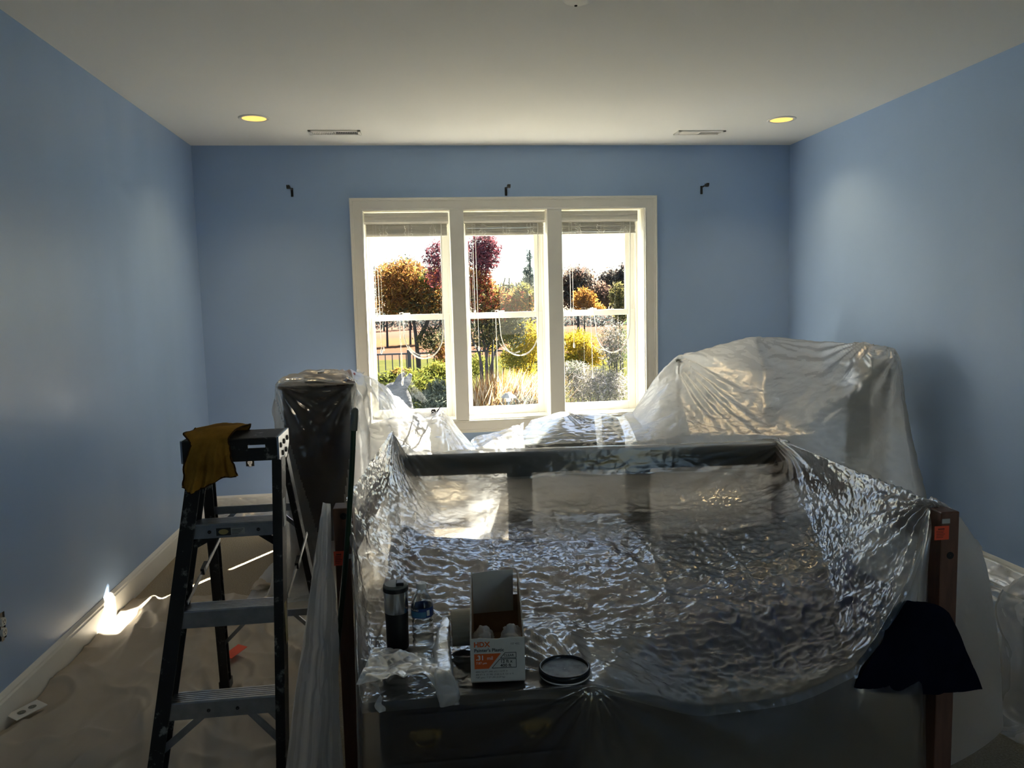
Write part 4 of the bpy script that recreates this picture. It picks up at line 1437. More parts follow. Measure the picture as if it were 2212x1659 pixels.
g = [[W3(2.30, 2.66, .43), W3(2.11, 2.52, .43), W3(2.13, 2.32, .43), W3(2.34, 2.2, .43)],
     [W3(2.28, 2.68, .38), W3(2.09, 2.52, .37), W3(2.11, 2.30, .37), W3(2.34, 2.18, .37)],
     [W3(2.25, 2.70, .22), PY(2186, 1450, 2.45), W3(2.08, 2.27, .22), W3(2.34, 2.14, .22)],
     [W3(2.2, 2.74, .05), PY(2172, 1545, 2.42), W3(2.05, 2.22, .05), W3(2.34, 2.1, .05)],
     [W3(2.15, 2.80, .010), PZ(2143, 1572, .012), W3(2.0, 2.2, .010), W3(2.34, 2.04, .010)]]
P = loft(g, 70, 70)
P = crumple(P, [(5, .012), (13, .005)], 151)
P[..., 2] = np.maximum(P[..., 2], .008)
mb = MB().grid(P)
mb.add([W3(2.30, 2.66, .43), W3(2.11, 2.52, .43), W3(2.13, 2.32, .43), W3(2.34, 2.2, .43)], [(0, 1, 2, 3)])
tag(mb.build('plastic_sheet', 'film_smooth', smooth=True), 'hanging plastic sheet standing alone on carpet beside the bed', 'plastic sheet')
t = thing('covered_stool', (2.22, 2.42, 0), 'small pale stool hidden under the lone hanging plastic sheet', 'stool')
MB().bb((2.17, 2.32, .38), (2.33, 2.52, .41)).build('seat', 'grey_grip', t, bevel=.006)
for x in (2.19, 2.31):
    for y in (2.34, 2.50):
        MB().bb((x - .012, y - .012, 0), (x + .012, y + .012, .38)).build('leg', 'grey_grip', t)

# ------------------------------------------------------------------ canvas drop cloth
NX_, NY_ = 170, 300
gx = np.linspace(-1.572, -.40, NX_)
gy = np.linspace(1.6, 4.26, NY_)
P = np.zeros((NY_, NX_, 3))
P[..., 0] = gx[None, :]
P[..., 1] = gy[:, None]
for i in range(NY_):
    for j in range(NX_):
        x, y = P[i, j, :2]
        w = x + .35 * noise.noise(Vector((x * .8, y * .5, 3))) + .1 * y
        f1 = max(0, 1 - abs(noise.noise(Vector((w * 4.2, y * .7, 1.7)))) * 5.5) ** 1.5 * max(0, .35 + noise.noise(Vector((x * 1.7, y * 1.3, 6.2))))
        f1 += .6 * max(0, noise.noise(Vector((w * 9.5, y * 1.1, 7.7)))) ** 1.2
        f2 = max(0, noise.noise(Vector((x * 3 + y * 1.5, y * 4 - x * 2, 9.1)))) ** 2
        f3 = 1 - min(1, abs(noise.noise(Vector((x * 7 + y * 3, y * 5 - x * 2, 4.4)))) * 4)
        P[i, j, 2] = .006 + .075 * f1 + .05 * f2 + .012 * f3
        if i > NY_ - 4:
            P[i, j, 2] *= (NY_ - i) / 4
sel = P[-30:]
wave = np.array([.05 * noise.noise(Vector((x * 3.1, 0, 0))) + .02 * noise.noise(Vector((x * 9, 5, 0))) for x in gx])
P[..., 1] += (np.linspace(0, 1, NY_) ** 3)[:, None] * (wave - .10 * (gx + 1.57))[None, :]
tag(MB().grid(P).build('drop_cloth', 'canvas', smooth=True), 'beige canvas drop cloth wrinkled on the floor under the ladder', 'drop cloth')
# scraps and cover plate on it
c = W3(*(PZ(52, 1543, .03)))
t = thing('outlet_cover', (c[0] + .01, c[1], .03), 'white outlet cover plate lying on the canvas drop cloth', 'cover plate')
Rz = rotm(.06, .05, -.62)
mbx = MB()
mbx.box((c[0] + .012, c[1], .046), (.072, .116, .004), Rz)
pl_ = mbx.build('plate', 'white_plastic', t, bevel=.002)
for s_ in (-1, 1):
    q = np.array((c[0] + .012, c[1], .0485)) + Rz @ np.array((0, s_ * .02, 0))
    MB().lathe([(.014, 0), (.014, .0006), (.001, .0006)], tuple(q), 18).build('socket_hole', 'grey_grip', t)
c = PZ(508, 1414, .035)
mbx = MB().box((c[0], c[1], .05), (.05, .10, .0012), rotm(.1, .1, -.5))
tag(mbx.build('orange_scrap', 'orange_label'), 'small orange paper scrap on the drop cloth behind the ladder', 'paper')
g = [[PZ(545, 1262, .012), PZ(565, 1252, .05), PZ(585, 1262, .03)], [PZ(542, 1270, .012), PZ(566, 1262, .06), PZ(595, 1268, .03)], [PZ(540, 1274, .01), PZ(570, 1275, .02), PZ(600, 1275, .01)]]
P = crumple(loft(g, 24, 30), [(14, .012), (30, .005)], 161)
tag(MB().grid(P).build('crumpled_rag', 'canvas', smooth=True), 'small crumpled canvas rag at the far edge of the drop cloth', 'rag')

# ------------------------------------------------------------------ towel on the ladder
yf = cyf - .008
zt = cz + .006
g = [[PY(405, 1012, cyb + .012), PY(450, 1012, cyb + .012), PY(500, 990, cyb + .012)],
     [W3(cx0 - .008, cyb - .01, zt + .006), W3(-.64, cyb - .01, zt + .022), W3(-.565, cyb - .02, zt + .012)],
     [W3(cx0 - .010, cyf + .07, zt + .006), W3(-.65, cyf + .06, zt + .024), W3(-.575, cyf + .08, zt + .016)],
     [PY(412, 962, yf - .002), PY(462, 944, yf + .004), PY(492, 947, yf + .002)],
     [PY(398, 1000, yf - .006), PY(450, 985, yf - .022), PY(498, 980, yf - .004)],
     [PY(395, 1030, yf - .008), PY(446, 1025, yf - .03), PY(506, 1004, yf - .006)],
     [PY(391, 1051, yf - .010), PY(440, 1058, yf - .034), PY(514, 1022, yf - .008)]]
P = loft(g, 90, 90)
u = np.linspace(0, 1, 90)[None, :]
v_ = np.clip((np.linspace(0, 1, 90) - .5) * 2, 0, 1)[:, None]
P[..., 1] += .013 * v_ * np.sin(u * 17 + .6) + .007 * v_ * np.sin(u * 33 + 1)
P[..., 2] += -.014 * v_ ** 2 * np.sin(u * 6.5 + .4)
P = crumple(P, [(9, .005), (24, .002)], 171)
N_ = normals(P)
t = thing('yellow_towel', (-.65, 2.5, 1.13), 'mustard yellow towel hung over the end of the ladder cap', 'towel')
Q = P + N_ * .004
mbx = MB().grid(P).grid(Q)
mbx.build('cloth', 'towel', t, smooth=True)
for e in (P[-1], P[:, 0], P[:, -1]):
    MB().tube(e[::3] + N_[-1, ::3][:len(e[::3])] * .002 if len(e) == 90 else e, .0028, 5).build('hem', 'towel_edge', t)

# ------------------------------------------------------------------ broom handle
a, b = PY(767, 884, 2.40), PY(764, 930, 2.40)
foot = W3(-.355, 2.36, .02)
t = thing('broom', (foot[0], foot[1], 0), 'dark green broom handle with grey grip leaning by the bed post', 'broom')
mid = PY(748, 1200, 2.405)
pts = pchip(np.array([b + (b - a) * -.03, b, PY(758, 1050, 2.402), mid, foot]), 24)
MB().tube(pts, .0085, 12).build('handle', 'green_pole', t, smooth=True)
dirv = (a - b) / np.linalg.norm(a - b)
MB().tube([b + dirv * q for q in (0, .005, .05, .062, .068, .071)], [.0112, .0115, .0115, .0108, .008, .003], 14).build('grip', 'grey_grip', t, smooth=True)
MB().bb((foot[0] - .10, foot[1] - .03, .0), (foot[0] + .08, foot[1] + .03, .05)).build('brush_head', 'green_pole', t, bevel=.006)

# ================================================================== THINGS ON THE NIGHTSTAND
ZT = NZ + .012


def text_mesh(txt, size, name, mat, parent, to3, bold=0, shear=0):
    cu = bpy.data.curves.new('tmp', 'FONT')
    cu.body = txt
    cu.size = size
    cu.offset = bold
    cu.shear = shear
    cu.resolution_u = 3
    ob = bpy.data.objects.new('tmp', cu)
    COL.objects.link(ob)
    dg = bpy.context.evaluated_depsgraph_get()
    me = bpy.data.meshes.new_from_object(ob.evaluated_get(dg))
    V = np.array([v.co[:] for v in me.vertices])
    Fq = [tuple(p_.vertices) for p_ in me.polygons]
    bpy.data.objects.remove(ob)
    bpy.data.meshes.remove(me)
    V = np.array([to3(x, y) for x, y, _ in V])
    return mesh_obj(name, V, Fq, mat, parent)


# raised lettering on the ladder cap
lx = PY(468, 970, cyf)
text_mesh('WERNER', .0155, 'cap_lettering', 'ink_grey', capf, lambda x, y: (lx[0] + x * .92, cyf - .0006, lx[2] - .004 + y), .0002)

# tumbler
c = PZ(860, 1398, ZT)
t = thing('travel_mug', (c[0], c[1], ZT), 'black travel mug with steel band and grey flip lid on the nightstand', 'mug')
k = c[1] / F_PX
rb_, rt_ = 24.5 * k, 26.5 * k
hm = 146 * k * 1.02
MB().lathe([(rb_ * .93, 0), (rb_, .004), (rb_ * 1.0, hm * .3), (rt_ * .97, hm * .56), (rt_ * .97, hm * .565)], tuple(c), 36, cap0=True).build('body', 'mug_black', t, smooth=True)
MB().lathe([(rt_ * .97, hm * .56), (rt_ * 1.0, hm * .60), (rt_ * 1.02, hm * .88)], tuple(c), 36).build('steel_band', 'steel', t, smooth=True)
lid = MB().lathe([(rt_ * 1.02, hm * .88), (rt_ * 1.05, hm * .885), (rt_ * 1.05, hm * .93), (rt_ * .98, hm * .96), (.001, hm * .96)], tuple(c), 36).build('lid', 'black_plastic', t)
MB().lathe([(rt_ * 1.03, hm * .945), (rt_ * 1.03, hm * .965), (rt_ * .9, hm * .985), (.001, hm * .99)], tuple(c), 36).build('lid_top', 'grey_grip', lid)
MB().bb((c[0] + .002, c[1] - .026, c[2] + hm * .975), (c[0] + .024, c[1] + .008, c[2] + hm * 1.03)).build('flip_tab', 'black_plastic', lid, bevel=.003)

# water bottle
c = PZ(915, 1400, ZT)
c[1] += .02
t = thing('water_bottle', (c[0], c[1], ZT), 'half empty clear water bottle with blue label beside the travel mug', 'bottle')
k = c[1] / F_PX
R0_ = 24.5 * k
hb = 142 * k
pr = [(R0_ * .85, 0), (R0_ * .98, .006)]
for q in np.linspace(.08, .42, 18):
    pr.append((R0_ * (.955 + .035 * math.cos(q * 75)), hb * q))
pr += [(R0_ * .90, hb * .455), (R0_, hb * .49), (R0_, hb * .66), (R0_ * .98, hb * .68), (R0_ * .85, hb * .76), (R0_ * .62, hb * .84), (R0_ * .42, hb * .895), (R0_ * .40, hb * .94)]
MB().lathe(pr, tuple(c), 32, cap0=True).build('bottle_body', 'bottle_clear', t, smooth=True)
MB().lathe([(R0_ * .46, hb * .925), (R0_ * .46, hb * 1.0), (R0_ * .42, hb * 1.01), (.001, hb * 1.01)], tuple(c), 24).build('cap', 'white_plastic', t)
MB().lathe([(R0_ * 1.005, hb * .50), (R0_ * 1.005, hb * .65)], tuple(c), 40).build('label_band', 'label_blue', t, smooth=True)


def arc(a0, a1, z0, z1, r, nm, mt):
    mb_ = MB()
    A = np.linspace(a0, a1, 12)
    P_ = np.array([[(c[0] + r * math.sin(q), c[1] - r * math.cos(q), c[2] + z) for q in A] for z in (z0, z1)])
    return mb_.grid(P_).build(nm, mt, t)


arc(-1.2, .35, hb * .51, hb * .60, R0_ * 1.01, 'label_panel', 'label_cyan')
arc(-1.5, -.35, hb * .605, hb * .65, R0_ * 1.012, 'label_strip', 'ink_black')
arc(.42, .70, hb * .53, hb * .62, R0_ * 1.012, 'label_mark', 'ink_white')
text_mesh('KIRKLAND', .0075, 'label_lettering', 'ink_white', t,
          lambda x, y: (c[0] + R0_ * 1.016 * math.sin(-1.47 + x / R0_), c[1] - R0_ * 1.016 * math.cos(-1.47 + x / R0_), c[2] + hb * .613 + y), .0002)

# the carton
bl, br = PZ(1018, 1475, ZT), PZ(1135, 1470, ZT)
fx = br - bl
fw_ = np.linalg.norm(fx)
fx /= fw_
fy = W3(-fx[1], fx[0], 0)
fh = 102 * bl[1] / F_PX * 1.0
BD = .30
t = thing('film_carton', tuple(bl + fx * fw_ / 2 + fy * BD / 2), 'open white cardboard carton printed in orange and black on the nightstand', 'carton')


def BX(u, d, v):
    return bl + fx * u + fy * d + W3(0, 0, v)


TH = .0035
MB().prism([(0, 0), (fw_, 0), (fw_, fh), (fw_ * .75, fh + .001), (fw_ * .5, fh - .002), (fw_ * .2, fh), (0, fh)], 0, TH, lambda u, v, w: BX(u, w, v)).build('front_panel', 'card_white', t)
bh = PY(1050, 1232, bl[1] + BD)[2] - ZT
sideprof = [(TH, 0), (BD - TH, 0), (BD - TH, bh)]
rr2 = random.Random(5)
for q in np.linspace(.93, .05, 15):
    sideprof.append((BD * q, fh + .004 + (bh - fh) * max(0, (q - .08)) ** .75 + rr2.uniform(-.005, .004)))
sideprof.append((TH, fh - .002))
for u0, u1, ui in ((0, TH, TH + .0006), (fw_ - TH, fw_, fw_ - TH - .0006)):
    sd = MB().prism(sideprof, u0, u1, lambda u, v, w: BX(w, u, v)).build('side_panel', 'card_white', t)
    lo_, hi_ = sorted((ui, ui - (.0005 if ui > .05 else -.0005)))
    MB().prism([(q, max(.001, h_ - .002)) for q, h_ in sideprof], ui, ui + (.0004 if ui < .05 else -.0004), lambda u, v, w: BX(w, u, v)).build('side_lining', 'card_brown', sd)
MB().prism([(0, 0), (fw_, 0), (fw_, fh), (0, fh)], BD - TH, BD, lambda u, v, w: BX(u, w, v)).build('back_panel', 'card_brown', t)
MB().prism([(.004, fh * .55), (fw_ - .018, fh * .60), (fw_ - .016, bh + .004), (fw_ * .4, bh + .002), (.004, bh - .004)], BD - TH - .004, BD - TH - .001, lambda u, v, w: BX(u, w, v)).build('back_flap', 'card_white', t)
MB().prism([(0, 0), (fw_, 0), (fw_, BD), (0, BD)], 0, .003, lambda u, v, w: BX(u, v, w)).build('bottom_panel', 'card_brown', t)


def fr(d):
    return lambda x, y: BX(x, -d, y)


def ftext(s_, x, y, size, mt, bold=0):
    text_mesh(s_, size, 'print', mt, t, lambda a_, b_: BX(x * fw_ + a_, -.0006, y * fh + b_), bold)


E_ = fw_
ftext('HDX', .065, .815, E_ * .135, 'ink_orange', .0006)
ftext('157 432', .735, .845, E_ * .052, 'ink_grey')
ftext("Painter's Plastic", .070, .70, E_ * .088, 'ink_grey', .0003)
MB().prism([(.07 * fw_, .31 * fh), (.33 * fw_, .31 * fh), (.56 * fw_, .655 * fh), (.07 * fw_, .655 * fh)], 0, .0004, lambda u, v, w: BX(u, -w, v)).build('print', 'ink_orange', t)
ftext('.31', .10, .515, E_ * .125, 'ink_white', .0004)
ftext('mil', .30, .515, E_ * .095, 'ink_white')
ftext('7.87 \u00b5m', .10, .42, E_ * .06, 'ink_white')


def outline(pts, nm='print'):
    mb_ = MB()
    for i in range(len(pts)):
        a_, b_ = pts[i], pts[(i + 1) % len(pts)]
        mb_.beam(BX(a_[0] * fw_, -.0004, a_[1] * fh), BX(b_[0] * fw_, -.0004, b_[1] * fh), .0014, .0006, (fx + W3(0, 0, .31)))
    return mb_.build(nm, 'ink_grey', t)


outline([(.55, .545), (.84, .545), (.84, .665), (.635, .665)])
outline([(.39, .32), (.84, .32), (.84, .52), (.535, .52)])
ftext('CLEAR', .61, .578, E_ * .064, 'ink_grey', .0002)
ftext('12 ft x', .545, .435, E_ * .085, 'ink_grey', .0003)
ftext('400 ft', .545, .34, E_ * .085, 'ink_grey', .0003)
ftext('4800 SQ FT (445 m\u00b2) / 12 FT X', .085, .225, E_ * .046, 'ink_grey')
ftext('400 FT X .31 MIL (3.66 m X 121 m X', .085, .16, E_ * .046, 'ink_grey')
ftext('7.87 \u00b5m) / 7.27 LBS (3.29 kg)', .085, .095, E_ * .046, 'ink_grey')
# film left in it
for (u0, u1, hh_, sd_) in ((.05, .42, .018, 1), (.58, .97, .028, 2)):
    Pg = np.zeros((26, 30, 3))
    for i, d in enumerate(np.linspace(.006, .10, 26)):
        for j, u in enumerate(np.linspace(u0 * fw_, u1 * fw_, 30)):
            e_ = math.sin(math.pi * j / 29) ** .5 * math.sin(math.pi * min(1, (i + 3) / 28)) ** .5
            Pg[i, j] = BX(u, d, fh - .045 + (hh_ * .45 + .045) * e_)
    Pg = crumple(Pg, [(22, .012), (50, .006)], 180 + sd_)
    tag(MB().grid(Pg).build('film_wad', 'film_white', smooth=True), 'white film wad in the carton near its %s' % ('torn lining side' if sd_ == 2 else 'smooth outer side'), 'plastic film', 'film wads inside the carton')

# paper roll beside it
a, b = PY(977, 1386, 2.13), PY(1019, 1386, 2.13)
rr0 = 40 * 2.13 / F_PX
cz_ = ZT + rr0
t = thing('paper_roll', ((a[0] + b[0]) / 2, 2.13, ZT), 'beige roll lying on its side against the carton', 'roll')
Rx = rotm(0, math.pi / 2, 0)
Lr = b[0] - a[0] + .0
MB().lathe([(.022, 0), (rr0, 0), (rr0, Lr), (.022, Lr), (.022, 0)], (a[0], 2.13, cz_), 40, Rx).build('paper', 'paper_roll', t)
MB().lathe([(.018, -.001), (.022, -.001), (.022, Lr + .001), (.018, Lr + .001), (.018, -.001)], (a[0], 2.13, cz_), 24, Rx).build('core', 'card_brown', t)

# lid of a tub
c = PZ(1220, 1452, ZT)
rl_ = 60 * c[1] / F_PX * .985
t = thing('tub_lid', (c[0], c[1], ZT), 'round dark tub lid with wet grey disc on the nightstand', 'lid')
MB().lathe([(rl_ * .97, 0), (rl_, .003), (rl_, .012), (rl_ * .985, .017), (rl_ * .94, .018), (rl_ * .90, .016), (rl_ * .885, .010)], tuple(c), 48).build('rim', 'lid_rim', t, smooth=True)
MB().lathe([(rl_ * .89, .010), (rl_ * .6, .0102), (.001, .0104)], tuple(c), 48).build('disc', 'lid_disc', t, smooth=True)
MB().lathe([(rl_ * .96, -.004), (rl_ * .975, -.001), (rl_ * .97, .001)], tuple(c), 48).build('seal', 'white_plastic', t)

# rolled film strip hanging over the edge
pth = [PY(962, 1340, 2.22), PY(957, 1385, 2.10), PY(955, 1430, 1.98), PY(960, 1470, 1.865), PY(966, 1500, 1.84), PY(974, 1527, 1.835)]
pth = pchip(np.array(pth), 40)
wid = pchip(np.array([.010, .020, .024, .024, .026, .022]).reshape(-1, 1), 40)[:, 0]
thk = pchip(np.array([.006, .012, .014, .016, .015, .010]).reshape(-1, 1), 40)[:, 0]
T_ = np.gradient(pth, axis=0)
T_ /= np.linalg.norm(T_, axis=1)[:, None]
Pg = np.zeros((40, 33, 3))
for i in range(40):
    sd = W3(1, 0, 0)
    nn = np.cross(sd, T_[i])
    for j in range(33):
        q = 2 * math.pi * j / 32
        sq = lambda x: math.copysign(abs(x) ** .6, x)
        Pg[i, j] = pth[i] + W3(0, 0, thk[i] * .7) + sd * wid[i] * sq(math.cos(q)) + nn * thk[i] * sq(math.sin(q))
Pg = crumple(Pg, [(18, .006), (45, .003)], 191)
mbx = MB().grid(Pg)
mbx.add(list(Pg[-1, :-1]), [tuple(range(32))])
tag(mbx.build('film_bundle', 'film_white', smooth=True), 'folded strip of white plastic film hanging over the nightstand edge', 'plastic film')

# torn piece of film spread over the corner
g = [[PY(812, 1398, 2.02), PY(840, 1398, 2.02), PY(880, 1403, 2.0), PY(915, 1410, 1.98), PY(945, 1430, 1.92)],
     [PY(795, 1425, 1.93), PY(835, 1430, 1.93), PY(880, 1430, 1.92), PY(915, 1440, 1.90), PY(948, 1465, 1.86)],
     [PY(780, 1455, 1.84), PY(830, 1460, 1.855), PY(880, 1452, 1.865), PY(915, 1455, 1.86), PY(952, 1495, 1.835)],
     [PY(770, 1478, 1.82), PY(825, 1474, 1.83), PY(865, 1458, 1.85), PY(905, 1456, 1.85), PY(952, 1506, 1.83)]]
P = loft(g, 60, 80)
P = crumple(P, [(8, .012), (20, .007), (45, .003)], 201)
mbx = MB().grid(P)
tail = pchip(np.array([PY(808, 1474, 1.825), PY(816, 1490, 1.83), PY(822, 1505, 1.835), PY(818, 1520, 1.83), PY(826, 1538, 1.83)]), 24)
Pg = np.zeros((24, 8, 3))
for i in range(24):
    w = .012 * (1 - .35 * math.sin(i * .5)) * (1 if i < 20 else (24 - i) / 4 * .5 + .4)
    for j in range(8):
        q = (j / 7 - .5) * 2
        Pg[i, j] = tail[i] + W3(w * q * math.cos(i * .16), -.006 * q * math.sin(i * .3), 0)
mbx.grid(Pg)
tag(mbx.build('torn_film', 'film_white', smooth=True), 'torn crumpled scrap of plastic film spread over the nightstand corner', 'plastic film')

# ================================================================== OUTDOORS
GZ = -.42
struct(MB().bb((-40, -40, GZ - .3), (60, 30, GZ)).build('lawn', 'lawn'))
struct(MB().bb((-60, 30, GZ - .3), (90, 130, GZ)).build('meadow', 'meadow'))


def leaf_mesh(C, size, cols, upright=0.0, aspect=.5, sizevar=.35):
    """one diamond leaf at each centre; colour per leaf"""
    n = len(C)
    d = RNG.normal(size=(n, 3))
    d[:, 2] = d[:, 2] * (1 - upright) + upright * 2.2 * np.abs(RNG.normal(size=n))
    d /= np.linalg.norm(d, axis=1)[:, None]
    e = np.cross(d, RNG.normal(size=(n, 3)))
    e /= np.linalg.norm(e, axis=1)[:, None]
    s = size * (1 + sizevar * RNG.normal(size=n)).clip(.3, 2)
    a = d * s[:, None]
    b = e * (s * aspect)[:, None]
    V = np.stack([C - a, C + b * .5 - a * .1, C + a, C - b * .5 - a * .1], 1).reshape(-1, 3)
    col = np.repeat(cols, 4, axis=0)
    return V, col


def pick(pal, n, jit=.18):
    pal = np.array(pal)
    c_ = pal[RNG.integers(0, len(pal), n)]
    return np.clip(c_ * .55 * (1 + jit * RNG.normal(size=(n, 1))), .003, .95)


def fast_leaves(name, V, col, parent, thick=0):
    n = len(V) // 4
    off = np.array(WORLD_LOC[parent.name])
    me = bpy.data.meshes.new(name)
    me.vertices.add(len(V))
    me.vertices.foreach_set('co', (V - off).ravel())
    me.loops.add(len(V))
    me.loops.foreach_set('vertex_index', np.arange(len(V)))
    me.polygons.add(n)
    me.polygons.foreach_set('loop_start', np.arange(n) * 4)
    me.polygons.foreach_set('loop_total', np.full(n, 4))
    me.update(calc_edges=True)
    at_ = me.color_attributes.new('Col', 'FLOAT_COLOR', 'POINT')
    at_.data.foreach_set('color', np.concatenate([col, np.ones((len(col), 1))], 1).ravel())
    me.materials.append(M['leaves'])
    o_ = bpy.data.objects.new(name, me)
    COL.objects.link(o_)
    o_.parent = parent
    return o_


def blob(px, py, rx, ry, Y, n, depth=.8):
    c_ = PY(px, py, Y)
    k_ = Y / F_PX
    q = RNG.normal(size=(n, 3))
    q /= np.linalg.norm(q, axis=1)[:, None]
    q *= (RNG.random(n) ** .42)[:, None]
    P_ = c_ + q * np.array((rx * k_, max(.15, depth * rx * k_), ry * k_))
    # clump: pull towards random sub centres
    m_ = max(4, n // 60)
    sub = P_[RNG.integers(0, n, m_)]
    idx = RNG.integers(0, m_, n)
    return c_ + ((P_ * .78 + sub[idx] * .22) - c_) * 1.28


def tree(name, label, cat, base, blobs, leaf, stems=(), group=None, upright=0, aspect=.5, stem_r=.05):
    """blobs: (px, py, rx, ry, Y, n, palette)"""
    t_ = thing(name, base, label, cat, group)
    Vs, Cs = [], []
    for (px, py, rx, ry, Y, n, pal) in blobs:
        n = int(n * 2.3)
        P_ = blob(px, py, rx, ry, Y, n)
        V_, c_ = leaf_mesh(P_, leaf * .70, pick(pal, n), upright, aspect)
        Vs.append(V_)
        Cs.append(c_)
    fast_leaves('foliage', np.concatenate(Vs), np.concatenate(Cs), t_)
    if stems:
        for pts in stems:
            pts = pchip(np.array(pts), 10)
            MB().tube(pts, np.linspace(stem_r, stem_r * .35, 10) * (.45 if base[1] > 20 else .7), 6).build('stem', 'bark', t_)
    return t_


ORANGE = [(.40, .16, .04), (.34, .20, .05), (.26, .11, .04), (.44, .24, .07), (.20, .10, .05)]
RED = [(.42, .08, .05), (.34, .07, .06), (.46, .16, .06), (.24, .07, .05)]
MAROON = [(.22, .06, .07), (.16, .07, .09), (.28, .09, .10), (.14, .07, .08)]
OLIVE = [(.13, .13, .06), (.18, .16, .06), (.10, .09, .06), (.22, .18, .07)]
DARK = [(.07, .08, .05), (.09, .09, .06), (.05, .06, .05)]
YELLOW = [(.56, .40, .03), (.62, .46, .04), (.46, .30, .03), (.40, .36, .05)]
LIME = [(.20, .22, .035), (.27, .27, .05), (.14, .16, .03), (.09, .11, .03), (.30, .27, .06)]
TAN = [(.46, .32, .18), (.54, .40, .24), (.42, .24, .11), (.36, .20, .09), (.60, .48, .32)]
GREYB = [(.42, .38, .34), (.34, .30, .27), (.50, .45, .42), (.28, .25, .20), (.22, .22, .14)]
GREYG = [(.16, .18, .13), (.24, .26, .18), (.10, .12, .09), (.30, .30, .22)]
FARG = [(.14, .13, .13), (.18, .16, .13), (.11, .11, .11), (.20, .15, .12)]
FARB = [(.22, .13, .10), (.17, .11, .09), (.25, .17, .12)]
BLUEG = [(.08, .11, .11), (.11, .14, .13), (.06, .08, .08)]


def gp(px, Y):
    q = PY(px, 700, Y)
    return W3(q[0], Y, GZ)


b0 = gp(905, 11.5)
tree('autumn_tree', 'broad orange brown tree standing in front of the black fence', 'tree', tuple(b0),
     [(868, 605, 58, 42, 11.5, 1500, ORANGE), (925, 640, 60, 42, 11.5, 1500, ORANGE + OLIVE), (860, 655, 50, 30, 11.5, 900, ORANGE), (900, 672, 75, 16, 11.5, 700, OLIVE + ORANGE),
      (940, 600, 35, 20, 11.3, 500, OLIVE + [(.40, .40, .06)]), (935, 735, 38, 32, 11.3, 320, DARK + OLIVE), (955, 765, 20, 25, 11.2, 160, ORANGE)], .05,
     [[b0, PY(900, 740, 11.5), PY(893, 690, 11.5), PY(880, 620, 11.5)], [PY(900, 740, 11.5), PY(925, 690, 11.5), PY(940, 620, 11.5)], [PY(962, 790, 11.4), PY(935, 745, 11.4), PY(910, 700, 11.4)]],
     stem_r=.06)
b0 = gp(1050, 9.5)
tree('autumn_tree', 'slender many stemmed tree with maroon top and red orange leaves', 'tree', tuple(b0),
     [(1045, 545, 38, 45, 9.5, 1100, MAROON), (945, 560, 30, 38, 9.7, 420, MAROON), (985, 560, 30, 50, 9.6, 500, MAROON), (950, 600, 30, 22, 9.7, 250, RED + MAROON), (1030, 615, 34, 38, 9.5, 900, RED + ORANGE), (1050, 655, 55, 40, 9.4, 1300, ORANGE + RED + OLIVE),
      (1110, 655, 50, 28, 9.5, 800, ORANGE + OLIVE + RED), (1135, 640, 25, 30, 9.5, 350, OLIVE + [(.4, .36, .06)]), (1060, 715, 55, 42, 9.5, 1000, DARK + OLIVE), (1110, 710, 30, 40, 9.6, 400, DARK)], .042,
     [[b0 + W3(d * .03, 0, 0), PY(1050 + d * 6 + e, 790, 9.5), PY(1050 + d * 17 - e, 710, 9.5 + d * .05), PY(1048 + d * 24 + 2 * e, 600, 9.5)] for d, e in ((-2, 3), (-1.2, -5), (-.3, 4), (.5, -3), (1.3, 6), (2.5, -4))], stem_r=.03)
b0 = gp(1143, 15)
tree('young_conifer', 'thin grey green young conifer against the sky', 'tree', tuple(b0),
     [(1143, 560, 7, 22, 15, 60, BLUEG), (1141, 585, 15, 12, 15, 120, BLUEG), (1145, 605, 22, 14, 15, 260, BLUEG), (1143, 630, 28, 18, 15, 330, BLUEG)], .09,
     [[b0, PY(1146, 640, 15), PY(1144, 540, 15)]], aspect=.16, stem_r=.05)
b0 = gp(1250, 30)
tree('far_oak', 'brown leafed oak beyond the meadow with a ragged crown', 'tree', tuple(b0),
     [(1245, 605, 42, 30, 30, 1000, FARB + FARG), (1235, 640, 40, 35, 30, 900, FARB + FARG), (1290, 640, 40, 30, 30, 700, FARB)], .13, [[b0, PY(1248, 660, 30), PY(1250, 590, 30)]], stem_r=.14)
b0 = gp(1330, 31)
tree('far_oak', 'grey brown oak beyond the meadow with an open crown', 'tree', tuple(b0),
     [(1325, 605, 36, 26, 31, 700, FARG), (1352, 600, 25, 32, 31, 500, FARG + FARB), (1320, 645, 50, 30, 31, 900, FARG)], .13, [[b0, PY(1330, 660, 31), PY(1328, 590, 31)]], stem_r=.13)
b0 = gp(1262, 24)
tree('orange_maple', 'small bright orange maple in front of the brown oak', 'tree', tuple(b0),
     [(1262, 648, 26, 24, 24, 600, [(.50, .24, .05), (.42, .18, .04), (.36, .18, .06)]), (1285, 668, 25, 14, 24, 300, [(.50, .24, .05), (.42, .22, .06)])], .09, [[b0, PY(1262, 670, 24), PY(1262, 640, 24)]], stem_r=.07)
b0 = gp(1340, 22)
tree('olive_tree', 'yellow green leafy tree growing in front of the grey oak', 'tree', tuple(b0),
     [(1338, 640, 22, 30, 22, 500, OLIVE + [(.28, .25, .08)]), (1345, 675, 22, 20, 22, 300, OLIVE)], .08, [[b0, PY(1338, 680, 22), PY(1338, 640, 22)]], stem_r=.06)
